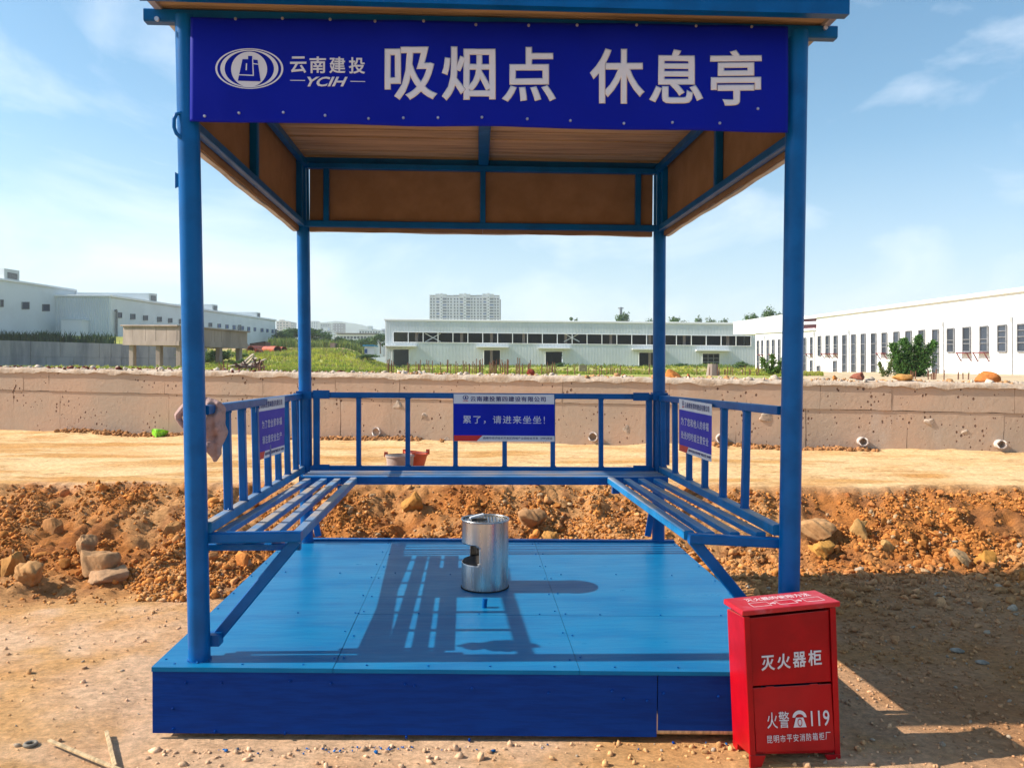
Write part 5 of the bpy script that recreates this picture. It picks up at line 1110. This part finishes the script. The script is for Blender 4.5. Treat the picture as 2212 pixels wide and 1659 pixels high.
# ------------------------------------------------------------------ lettering helper
def text_mesh(body, F, rect, m, parent, name='lettering', shear=0., off=.012, spacing=1., bold=True):
    """rect = (x0, y0, x1, y1) on the sign's surface, F maps it to the place"""
    cu = bpy.data.curves.new('t', 'FONT'); cu.body = body; cu.bevel_depth = off if bold else 0; cu.bevel_resolution = 0; cu.shear = shear; cu.space_character = spacing; cu.resolution_u = 3
    o = bpy.data.objects.new('t', cu); COL.objects.link(o); dg = bpy.context.evaluated_depsgraph_get(); me = bpy.data.meshes.new_from_object(o.evaluated_get(dg)); bpy.data.objects.remove(o)
    V = np.array([v.co[:] for v in me.vertices]); lo, hi = V.min(0), V.max(0); x0, y0, x1, y1 = rect
    ca, cb_, cc_ = Vector(F(x0, y0)), Vector(F(x1, y0)), Vector(F(x0, y1)); nm = (cb_-ca).cross(cc_-ca).normalized()
    if nm.dot(EYE-ca) < 0: nm = -nm
    zs = max(1e-6, hi[2]); P = [Vector(F(x0+(x1-x0)*(v[0]-lo[0])/(hi[0]-lo[0]), y1+(y0-y1)*(v[1]-lo[1])/(hi[1]-lo[1])))+nm*(.0004*v[2]/zs) for v in V]
    for v, p in zip(me.vertices, P): v.co = p
    me.materials.clear(); me.materials.append(m); me.name = name; return mesh_obj(name, me, parent)
def shape(pts, F, m, parent, name='emblem'):
    b = MB(); b.v = [tuple(F(x, y)) for x, y in pts]; b.f = [tuple(range(len(pts)))]; return b.build(name, m, parent, fixn=False)
def ell(x0, x1, y0, y1, n=48): return [((x0+x1)/2+(x1-x0)/2*math.cos(k/n*6.28318), (y0+y1)/2+(y1-y0)/2*math.sin(k/n*6.28318)) for k in range(n)]
def ring(F, m, parent, o, i, name='emblem_ring', n=64):
    A, B = ell(*o, n=n), ell(*i, n=n); b = MB(); b.v = [tuple(F(*p)) for p in A]+[tuple(F(*p)) for p in B]; b.f = [(k, (k+1) % n, n+(k+1) % n, n+k) for k in range(n)]; return b.build(name, m, parent, fixn=False)

# ------------------------------------------------------------------ banner
BY = 3.435
SCR = []
def wrk(x, z):
    w_ = .0035*math.sin(x*5.3+.6)*math.sin(z*6+1)+.002*math.sin(x*13+z*9)
    for a, c in SCR:
        d2 = (x-a)**2+(z-c)**2
        if d2 < .02: w_ += .0035*math.exp(-d2/.0018)
    return w_
for px, py in ((442, 251), (517, 245), (612, 243), (702, 249), (796, 256), (871, 254), (946, 254), (1041, 254), (1139, 257), (1232, 261), (1348, 266), (1453, 264), (1555, 266), (1637, 235), (508, 40), (610, 40), (713, 42), (810, 46), (915, 46), (1028, 53), (1142, 55), (1247, 54), (1375, 55), (1504, 56), (1624, 58)): q_ = U(px, py, Y=3.435); SCR.append((q_.x, q_.z))
def BF(off):
    def f(px, py):
        p = U(px, py, Y=BY); p.y += wrk(p.x, p.z)-off; return p
    return f
bn = empty('banner', U(1057, 160, Y=BY), 'wide dark blue banner with large white Chinese characters under the roof edge', 'banner')
n_, m_ = 160, 36; b = MB()
for j in range(m_+1):
    for i in range(n_+1):
        s, t = i/n_, j/m_; x = 412+(1703-412)*s-2*t*0; yt = 38+19*s; yb = 263+24*s+1.2*math.sin(s*21); b.v.append(tuple(BF(0)(x-2*t, yt+(yb-yt)*t)))
for j in range(m_):
    for i in range(n_): k = j*(n_+1)+i; b.f.append((k, k+n_+1, k+n_+2, k+1))
o = b.build('sheet', BANNER, bn, smooth=True, fixn=False); sm = o.modifiers.new('s', 'SOLIDIFY'); sm.thickness = .0012; sm.offset = 1
f1 = BF(.0035)
for ch, rc in (('吸', (830.6, 102, 945.4, 217)), ('烟', (954, 101.5, 1071, 219.6)), ('点', (1083.5, 103, 1201, 221.7)), ('休', (1273.7, 105, 1392.9, 225)), ('息', (1401.8, 107.6, 1519, 225)), ('亭', (1533.5, 109, 1644.7, 229.6))):
    text_mesh(ch, f1, rc, WHITEP, bn, 'character', off=.024)
for k, ch in enumerate('云南建投'): text_mesh(ch, f1, (627+42.2*k, 123.5+.35*k, 627+42.2*k+35.5, 159.5+.35*k), WHITEP, bn, 'character', off=.022)
text_mesh('YCIH', f1, (663.7, 167, 751.6, 188.4), WHITEP, bn, 'lettering', shear=.35, off=.03)
for a, c, y in ((627, 659.4, 175), (757, 789, 177)): shape([(a, y-.9), (c, y-.6), (c, y+1), (a, y+.7)], f1, WHITEP, bn, 'dash')
g_ = lambda x: 283.4+.3588*x
h_ = lambda y: .3588*y
ring(f1, WHITEP, bn, (g_(510), g_(917), h_(295), h_(541)), (g_(522), g_(905), h_(301), h_(535)))
ring(f1, WHITEP, bn, (g_(540), g_(887), h_(304), h_(532)), (g_(566), g_(861), h_(310), h_(527)))
shape(ell(g_(605), g_(820), h_(315), h_(529)), f1, WHITEP, bn, 'emblem_disc')
f2 = BF(.0050); f3 = BF(.0062)
shape([(g_(x), h_(y)) for x, y in ((673, 362), (706, 362), (706, 342), (731, 342), (731, 363), (763, 366), (782, 496), (646, 493))], f2, BANNER, bn, 'emblem_shape')
shape([(g_(x), h_(y)) for x, y in ((731, 363), (737, 363), (742, 464), (652, 461), (653, 455), (735, 457))], f3, WHITEP, bn, 'emblem_line')
shape([(g_(x), h_(y)) for x, y in ((735, 386), (767, 390), (768, 396), (736, 392))], f3, WHITEP, bn, 'emblem_line')
shape([(g_(x), h_(y)) for x, y in ((694, 388), (701, 388), (700, 430), (692, 430))], f3, WHITEP, bn, 'emblem_line')
for i, (px, py) in enumerate(((442, 251), (517, 245), (612, 243), (702, 249), (796, 256), (871, 254), (946, 254), (1041, 254), (1139, 257), (1232, 261), (1348, 266), (1453, 264), (1555, 266), (1637, 235), (508, 40), (610, 40), (713, 42), (810, 46), (915, 46), (1028, 53), (1142, 55), (1247, 54), (1375, 55), (1504, 56), (1624, 58))):
    p = BF(.0)(px, py+.5); b = MB(); b.loft([[p+Vector((math.cos(k/10*6.283)*r, -o_, math.sin(k/10*6.283)*r)) for k in range(10)] for r, o_ in ((.0065, -.004), (.0065, .004), (.004, .007))]); b.build('screw', ZINC, bn, smooth=True)

# ------------------------------------------------------------------ notices on the rails
def notice(name, label, F, cor, title, lines, foot):
    """cor: TL, TR, BR, BL on picture, F(x, y, off)"""
    (ax, ay), (bx, by), (cx_, cy_), (dx, dy) = cor
    def Q(off):
        def f(s, t):
            x = (ax+(bx-ax)*s)*(1-t)+(dx+(cx_-dx)*s)*t; y = (ay+(by-ay)*s)*(1-t)+(dy+(cy_-dy)*s)*t; return F(x, y, off)
        return f
    ce = F((ax+cx_)/2, (ay+cy_)/2, 0); r = empty(name, ce, label, 'sign'); q0 = Q(0); nrm = (q0(1, 0)-q0(0, 0)).cross(q0(0, 1)-q0(0, 0)).normalized()
    b = MB(); b.prism([q0(0, 0), q0(1, 0), q0(1, 1), q0(0, 1)], (F(ax, ay, -.004)-F(ax, ay, 0))); b.build('board', SIGNW, r)
    q1, q2, q3 = Q(.0012), Q(.0022), Q(.0032)
    shape([(0, .205), (1, .205), (1, .878), (0, .878)], q1, SIGNB, r, 'blue_field'); shape([(0, .878), (.285, .878), (.225, .998), (0, .998)], q1, SIGNR, r, 'red_corner')
    text_mesh(title, q1, (.165, .045, .915, .155), NAVY, r, 'title_lettering', off=.018, spacing=1.15)
    ring(q1, NAVY, r, (.09, .147, .025, .125), (.098, .139, .035, .115)); shape([(.108, .105), (.114, .045), (.123, .045), (.129, .105)], q1, NAVY, r, 'emblem_shape'); text_mesh('YCIH', q1, (.092, .13, .145, .162), SIGNR, r, 'lettering', shear=.3)
    for body, rc in lines: text_mesh(body, q2, rc, WHITEP, r, 'lettering', off=.012, spacing=1.2)
    text_mesh(foot, q1, (.29, .905, .975, .965), NAVY, r, 'footer_lettering', off=.006)
T_ = '云南建投第四建设有限公司'; FO = '曲靖市经济技术开发区西城产业园综合开发（PPP)项目'
notice('notice_board', 'blue and white notice hung on the middle of the rear railing', lambda x, y, o: U(x, y, Y=YBK-.055-o), ((980, 851), (1197, 852.5), (1198, 954), (980.5, 952.5)), T_, [('累了，请进来坐坐', (.09, .455, .87, .63)), ('!', (.895, .465, .905, .62))], FO)
XL_ = (RT0.x+RT1.x)/2+.028; XR_ = (QT0.x+QT1.x)/2-.028
nl = on(RT0, RT1, 4.8).x+.026; nr = on(QT0, QT1, 5.1).x-.026
notice('notice_board', 'faded blue notice hung on the left railing, seen at a slant', lambda x, y, o: U(x, y, X=nl+o), ((551.5, 864), (615, 855.5), (614.5, 976), (556.5, 995)), T_, [('为了您全家幸福', (.20, .36, .90, .50)), ('请注意安全生产', (.20, .62, .90, .76))], FO)
notice('notice_board', 'blue notice hung on the right railing, seen at a slant', lambda x, y, o: U(x, y, X=nr-o), ((1467, 861), (1538, 873), (1537, 998), (1467, 973)), T_, [('为了您和他人的幸福', (.06, .34, .90, .49)), ('处处时时请注意安全', (.06, .60, .90, .75))], FO)

# ------------------------------------------------------------------ cloth on the left handrail
cl = empty('fleece_hat', U(462, 880, Y=3.62), 'greyish pink fleece hat hung behind the front left post', 'hat')
v, f = ico(4); v = v.copy(); c0 = U(452, 928, Y=3.63)
prof_y = [-1, -.75, -.45, -.1, .3, .6, .85, 1]; cxs = [464, 466, 455, 455, 452, 450, 446, 440]; hws = [2, 14, 27, 33, 36, 36, 30, 10]
V = []
for x, y, z in v:
    t = z; cxp = np.interp(t, prof_y, cxs); hw = np.interp(t, prof_y, hws); r = max(1e-6, math.sqrt(max(0, 1-z*z))); k = hw/36; nx_ = (x/r if r > 1e-3 else 0); nyy = (y/r if r > 1e-3 else 0)
    px = cxp+nx_*hw*(1+.10*math.sin(z*7+x*3)); py = 928-70*z; p = U(px, py, Y=3.64); p.y += nyy*.055*k*(1+.3*math.sin(z*6)); p.y += .008*math.sin(px*.3)+.006*math.sin(py*.22+x*4); V.append(tuple(p))
fi = np_mesh('crown', V, f, FLEECE, smooth=True); mesh_obj('crown', fi, cl)
b = MB(); pts = [U(x, y, Y=3.66) for x, y in ((410, 866), (398, 882), (388, 893), (385, 903), (392, 915), (404, 931))]; rad = [.02, .026, .022, .014, .012, .008]
R = []
for p, r in zip(pts, rad): R.append([p+Vector((math.cos(k/10*6.283)*r, math.sin(k/10*6.283)*r*1.3, .3*r*math.sin(k/10*6.283))) for k in range(10)])
b.loft(R); b.build('ear_flap', FLEECE, cl, smooth=True)
b = MB(); pts = [U(x, y, Y=3.6) for x, y in ((450, 955), (449, 965), (447, 972))]; R = [[p+Vector((math.cos(k/10*6.283)*r, math.sin(k/10*6.283)*r, 0)) for k in range(10)] for p, r in zip(pts, (.012, .018, .008))]; b.loft(R); b.build('tassel', FLEECE, cl, smooth=True)

# ------------------------------------------------------------------ steel ash bin
bc = U(1047.5, 1267, Z=ZF); br_ = 50.5*bc.y/FPX; bt = U(1047.5, 1119, Y=bc.y).z
bi = empty('ash_bin', (bc.x, bc.y, ZF), 'round stainless steel ash bin with a side opening on the blue floor', 'ash bin')
nA, nH = 96, 64; b = MB(); Hh = bt-ZF-.002; z_lo, z_hi = ZF+Hh*.375, ZF+Hh*.655
def inhole(a, z):
    da = abs(((a-math.radians(192)+math.pi) % (2*math.pi))-math.pi); hw = math.radians(62)
    if not (z_lo < z < z_hi) or da > hw: return False
    ez = min(z-z_lo, z_hi-z); ea = (hw-da)*br_; r = .022
    return not (ez < r and ea < r and (r-ez)**2+(r-ea)**2 > r*r)
vi = {}
def vid(i, j, r):
    k = (i % nA, j, r)
    if k not in vi: a = 2*math.pi*i/nA; vi[k] = len(b.v); b.v.append((bc.x+r*math.cos(a), bc.y+r*math.sin(a), ZF+.002+Hh*j/nH))
    return vi[k]
for j in range(nH):
    for i in range(nA):
        if inhole(2*math.pi*(i+.5)/nA, ZF+Hh*(j+.5)/nH): continue
        b.f.append((vid(i, j, br_), vid(i+1, j, br_), vid(i+1, j+1, br_), vid(i, j+1, br_)))
o = b.build('drum', STEEL, bi, smooth=True, fixn=False); md = o.modifiers.new('s', 'SOLIDIFY'); md.thickness = .003; md.offset = -1
b = MB(); b.tube((bc.x, bc.y, ZF+.01), (bc.x, bc.y, ZF+Hh*.40), br_*.94, 40); b.build('inner_bucket', STEELD, bi, smooth=True)
def torus(c, R, r, n=64, k=10):
    Rg = []
    for i in range(n+1):
        a = 2*math.pi*i/n; Rg.append([Vector((c.x+(R+r*math.cos(t*6.283/k))*math.cos(a), c.y+(R+r*math.cos(t*6.283/k))*math.sin(a), c.z+r*math.sin(t*6.283/k))) for t in range(k)])
    return MB().loft(Rg, cap=False)
torus(Vector((bc.x, bc.y, bt-.004)), br_+.001, .0055).build('rim', STEEL, bi, smooth=True)
torus(Vector((bc.x, bc.y, ZF+.004)), br_+.001, .004).build('foot_ring', BLK, bi, smooth=True)
b = MB(); b.tube((bc.x, bc.y, bt-.02), (bc.x, bc.y, bt-.014), br_*.98, 48); b.build('ash_tray', mat('ash_tray_metal', (.30, .27, .24), rough=.5, metal=.7, vs=40), bi)
b = MB()
for k in range(-6, 7):
    x = k*.019; l = math.sqrt(max(0, (br_*.95)**2-x*x)); b.box((bc.x+x-.003, bc.y-l, bt-.0135), (bc.x+x+.003, bc.y+l, bt-.010))
b.build('grate', STEEL, bi)
for k, (dx, dy, l, an_) in enumerate(((-.05, .01, .09, .5), (-.045, -.02, .07, .2), (-.02, -.03, .06, -.4))):
    d = Vector((math.cos(an_), math.sin(an_)*.6, .18 if k == 0 else .05))*l/2; p = Vector((bc.x+dx, bc.y+dy, bt-.002+(.012 if k == 0 else 0))); b = MB(); b.bar(p-d, p+d, .018, .012)
    b.build('cigarette_pack' if k else 'paper_scrap', SIGNW if k == 0 else BLK, None, label=['crumpled white paper scrap lying across the bin rim', 'flat black packet on the left of the bin grate', 'small black packet at the front of the bin grate'][k], cat=['paper', 'packet', 'packet'][k])
# blue stub on the floor
p = U(1046, 1312, Z=ZF); b = MB(); b.tube(p, p+Vector((.004, 0, .05)), .013, 14, r2=.014, cap=True); b.build('pipe_stub', BLUE, None, smooth=True, label='short blue pipe stub standing on the floor in front of the bin', cat='pipe stub')

# ------------------------------------------------------------------ red cabinet
A0 = U(1621, 1664, Y=3.08); B0 = U(1816, 1663, Y=3.15); C0 = U(1584, 1628, Y=3.27); A1 = U(1606.5, 1332, Y=3.09); 
ex, ey, ez = B0-A0, C0-A0, A1-A0
B1 = U(1804.5, 1311, Y=3.15); dRT = B1-(B0+ez)
def K(x, y, z): return A0+ex*x+ey*y+ez*z+dRT*(x*z)
cb = empty('extinguisher_cabinet', K(.5, .5, 0), 'red fire extinguisher cabinet with white lettering beside the platform', 'cabinet')
def kbox(x0, x1, y0, y1, z0, z1, name, m=RED, parent=None, top=None):
    b = MB(); P = [K(x0, y0, z0), K(x1, y0, z0), K(x1, y1, z0), K(x0, y1, z0), K(x0, y0, z1), K(x1, y0, z1), K(x1, y1, z1), K(x0, y1, z1)]
    if top: P = [p+q for p, q in zip(P, top)]
    b.hexa(P); o = b.build(name, m, parent or cb); bv = o.modifiers.new('b', 'BEVEL'); bv.width = .003; bv.segments = 2; return o
kbox(0, .055, -.0, 1, .10, 1, 'side_panel'); kbox(.945, 1, 0, 1, .10, 1, 'side_panel'); kbox(.056, .944, .94, 1, .10, 1, 'back_panel'); kbox(.056, .944, .06, .93, .10, .125, 'bottom_panel')
kbox(.065, .935, .03, .07, .545, .985, 'upper_door'); kbox(.068, .935, -.035, .0, .125, .53, 'lower_door', top=[Vector((0, 0, 0))]*4+[Vector((0, .012, 0))]*4)
for x in (.2, .68): kbox(x, x+.09, -.03, -.005, .532, .542, 'hinge')
kbox(.0, .062, -.02, .0, .10, 1, 'front_stile'); kbox(.938, 1, -.02, 0, .10, 1, 'front_stile')
for x0, x1, xa, xb2 in ((0, .17, 0, .10), (.83, 1, .90, 1)):
    b = MB(); b.hexa([K(xa, -.02, 0), K(xb2, -.02, 0), K(xb2, .06, 0), K(xa, .06, 0), K(x0, -.02, .099), K(x1, -.02, .099), K(x1, .06, .099), K(x0, .06, .099)]); b.build('leg', RED, cb)
    b = MB(); b.hexa([K(xa, .8, 0), K(xb2, .8, 0), K(xb2, 1, 0), K(xa, 1, 0), K(x0, .7, .099), K(x1, .7, .099), K(x1, 1, .099), K(x0, 1, .099)]); b.build('leg', RED, cb)
# lid
LA, LB_, LD = U(1603, 1331, Y=3.055), U(1815.5, 1310, Y=3.135), U(1562.5, 1304, Y=3.295); LC_ = LB_+(LD-LA)
b = MB(); up_ = Vector((0, 0, .0)); T = [U(1603.5, 1319.5, Y=3.055), U(1815.5, 1298.5, Y=3.135)]; hgt_ = T[0]-LA; h2 = T[1]-LB_
TD, TC = LD+hgt_*1.05, LC_+h2*1.05; b.hexa([LA, LB_, LC_, LD, T[0], T[1], TC, TD]); o = b.build('lid', REDT, cb); bv = o.modifiers.new('b', 'BEVEL'); bv.width = .004; bv.segments = 2
def LF(s, t, off=.0008):   # s along front, t back -> front
    return (TD.lerp(TC, s)).lerp(T[0].lerp(T[1], s), t)+Vector((0, 0, off))
LT = lambda x, y: LF(x, y)
text_mesh('灭火器的使用方法', LT, (.17, .17, .85, .42), PINKP, cb, 'lid_lettering', off=.012)
for s0 in (.15, .42, .70):
    for q in ([(s0, .52), (s0+.19, .52), (s0+.19, .545), (s0, .545)], [(s0, .80), (s0+.19, .80), (s0+.19, .825), (s0, .825)], [(s0, .52), (s0+.007, .52), (s0+.007, .82), (s0, .82)], [(s0+.183, .52), (s0+.19, .52), (s0+.19, .82), (s0+.183, .82)]): shape(q, LT, PINKP, cb, 'lid_print')
for s0 in (.35, .62): shape([(s0, .64), (s0+.035, .64), (s0+.035, .58), (s0+.06, .67), (s0+.035, .76), (s0+.035, .70), (s0, .70)], LT, PINKP, cb, 'lid_arrow')
up_n = (ez.normalized().cross(ex.normalized())).normalized()
fn = ex.cross(ez).normalized()
if fn.y > 0: fn = -fn
def kf(y, off=.0012):
    def f(s, t): return K(s, y, t)+fn*off
    return f
fu = kf(.03, .0035); fl_ = lambda s, t: K(s, -.035, t)+Vector((0, .012*(t-.125)/.405, 0))+fn*.004
def ktext(body, x0, x1, z0, z1, F, **k): text_mesh(body, F, (x0, z1, x1, z0), WHITEP, cb, 'lettering', **k)
for i, ch in enumerate('灭火器柜'): ktext(ch, .165+.172*i, .165+.172*i+.150, .640+.004*i, .738+.004*i, fu, off=.026)
for i, ch in enumerate('火警'): ktext(ch, .195+.128*i, .195+.128*i+.115, .272+.002*i, .374+.002*i, fl_, off=.006)
ktext('119', .678, .885, .278, .374, fl_, off=.010)
for i, ch in enumerate('昆明市平安消防箱柜厂'): ktext(ch, .185+.0715*i, .185+.0715*i+.058, .182+.0015*i, .228+.0015*i, fl_, off=.004)
# telephone emblem
tx, tz = .553, .325
arc = [(tx+.078*math.cos(a), tz+.008+.046*math.sin(a)) for a in np.linspace(math.pi*.98, math.pi*.02, 16)]+[(tx+.048*math.cos(a), tz+.008+.024*math.sin(a)) for a in np.linspace(math.pi*.05, math.pi*.95, 16)]
b = MB(); N_ = 16; b.v = [tuple(fl_(*p)) for p in arc]; b.f = [(k, k+1, 2*N_-2-k, 2*N_-1-k) for k in range(N_-1)]; b.build('handset_emblem', WHITEP, cb, fixn=False)
shape([(tx-.040, tz+.010), (tx+.040, tz+.010), (tx+.072, tz-.050), (tx-.072, tz-.050)], fl_, WHITEP, cb, 'telephone_emblem')
ring(lambda s, t: fl_(s, t)+fn*.001, RED, cb, (tx-.026, tx+.026, tz-.045, tz+.005), (tx-.018, tx+.018, tz-.038, tz-.002), 'dial_emblem')

# ------------------------------------------------------------------ small things on the ground
def gpt(px, py, dz=.0): p = U(px, py, Z=.0); p.z = float(gh(p.x, p.y))+dz; return p
for (a, c, w_, lab) in (((106, 1610), (262, 1663), .016, 'longer thin wooden strip lying on the sand at lower left'), ((230, 1581), (248, 1652), .015, 'shorter wooden strip standing tilted behind the longer one at lower left')):
    b = MB(); b.bar(gpt(*a, .02), gpt(*c, .02), w_, .010); b.build('wooden_strip', WOOD, None, label=lab, cat='wood strip')
p = gpt(66, 1612, .008); torus(p, .021, .007, 28, 8).build('rubber_washer', mat('grey_rubber', (.20, .17, .13), rough=.8), None, smooth=True, label='flat grey rubber ring lying on the sand at lower left', cat='washer')
# green bag by the wall
v, f = rock_shape(3, np.random.default_rng(77), .25); e = v.max(0)-v.min(0); p = U(342, 935, Y=float(wy(-5.5))-.35); v = v/e*np.array([.26, .18, .16]); o = mesh_obj('plastic_bag', np_mesh('plastic_bag', v+np.array(p), f, GREEN), label='crumpled bright green plastic bag at the foot of the wall', cat='bag')
# buckets
def bucket(px, pyb, Y, r0, r1, h, m, label, tilt=(0, 0)):
    c = U(px, pyb, Y=Y); c.z = float(gh(c.x, c.y))-.01; r = empty('bucket', c, label, 'bucket'); R = []; ax = Vector((tilt[0], tilt[1], 1)).normalized(); s_ = ax.orthogonal().normalized(); t_ = ax.cross(s_)
    for q, z in ((r0, 0), (r1, h), (r1+.008, h), (r1+.008, h-.015), (r1-.004, h-.01), (r0-.004, .01)): R.append([c+ax*z+s_*q*math.cos(k/28*6.283)+t_*q*math.sin(k/28*6.283) for k in range(28)])
    MB().loft(R).build('shell', m, r, smooth=True)
    pts = [c+ax*(h+.005+.02*math.sin(k/10*3.14))+Vector((math.cos(k/10*3.14)*r1, -math.sin(k/10*3.14)*r1*.85, -.02*math.sin(k/10*3.14))) for k in range(11)]
    MB().path(pts, .004, 6).build('handle', FRAME, r, smooth=True)
    for s in (-1, 1): b = MB(); q = c+ax*h+Vector((s*r1, 0, 0)); b.box(q+Vector((-.018, -.012, -.02)), q+Vector((.018, .012, .03))); b.build('lug', REDB, r)
bucket(864, 1022, 7.95, .115, .140, .245, BUCK, 'mortar caked grey bucket standing on the bank behind the rear railing')
bucket(893, 1018, 8.22, .085, .12, .24, REDB, 'tilted orange red bucket half hidden behind the grey bucket', (.12, 0))
# blue paint flakes on the ground along the skirt
def flakepos(n, rg): x = rg.uniform(-1.2, 1.5, n); x = np.where(rg.random(n) < .6, rg.uniform(-.75, -.25, n), x); y = 3.29-.05*rg.random(n)**2; return np.stack([x, y, gh(x, y)+.004], 1)
mesh_obj('paint_flakes', scatter(60, 0, lambda n, r: np.clip(r.lognormal(-5.2, .4, n), .003, .012), flakepos, 'paint_flakes', lambda x, y, r: np.tile(np.array([[.02, .14, .40]]), (len(x), 1))*(.6+.8*r.random((len(x), 1)))), kind='stuff')
def stripspos(n, rg): x = rg.uniform(-1.35, 1.7, n); y = 3.30-.30*rg.random(n)**1.6; return np.stack([x, y, gh(x, y)], 1)
mesh_obj('edge_stones', scatter(260, 0, lambda n, r: np.clip(r.lognormal(-4.7, .5, n), .004, .03), stripspos, 'edge_stones', nearcol), kind='stuff')
for k, (px, py, s, lab) in enumerate(((1960, 2926, 0, ''),)): pass
v, f = rock_shape(2, np.random.default_rng(91), .3); 
for k, (px, py, s, lab) in enumerate(((2122, 1426, .045, 'pale grey stone lying alone on the shaded ground at right'), (2068, 1400, .05, 'elongated grey stone left of the lone pale grey stone'), (2063, 1192+12, .03, 'light blue grey stone at the shadow edge'))):
    p = gpt(px, py); q = v*s*np.array([.8, .6, .6]); o = mesh_obj('grey_stone', np_mesh('grey_stone', q, f, mat('grey_stone_%d' % k, (.30, .25, .19), rough=.9, var=.2, vs=20, bump=.004)), label=lab, cat='stone'); o.location = p+zv*s*.2

# ------------------------------------------------------------------ haze
hm = bpy.data.materials.new('haze'); hm.use_nodes = True; hn = hm.node_tree; hn.nodes.remove(hn.nodes['Principled BSDF'])
pv = N(hn, 'ShaderNodeVolumePrincipled'); pv.inputs['Color'].default_value = (.80, .88, 1, 1); pv.inputs['Density'].default_value = .00030; pv.inputs['Anisotropy'].default_value = .2
hn.links.new(pv.outputs[0], hn.nodes['Material Output'].inputs['Volume'])
b = MB(); b.box((-4600, -200, -1.6), (4600, 4600, 225)); b.build('haze', hm, None, kind='stuff')
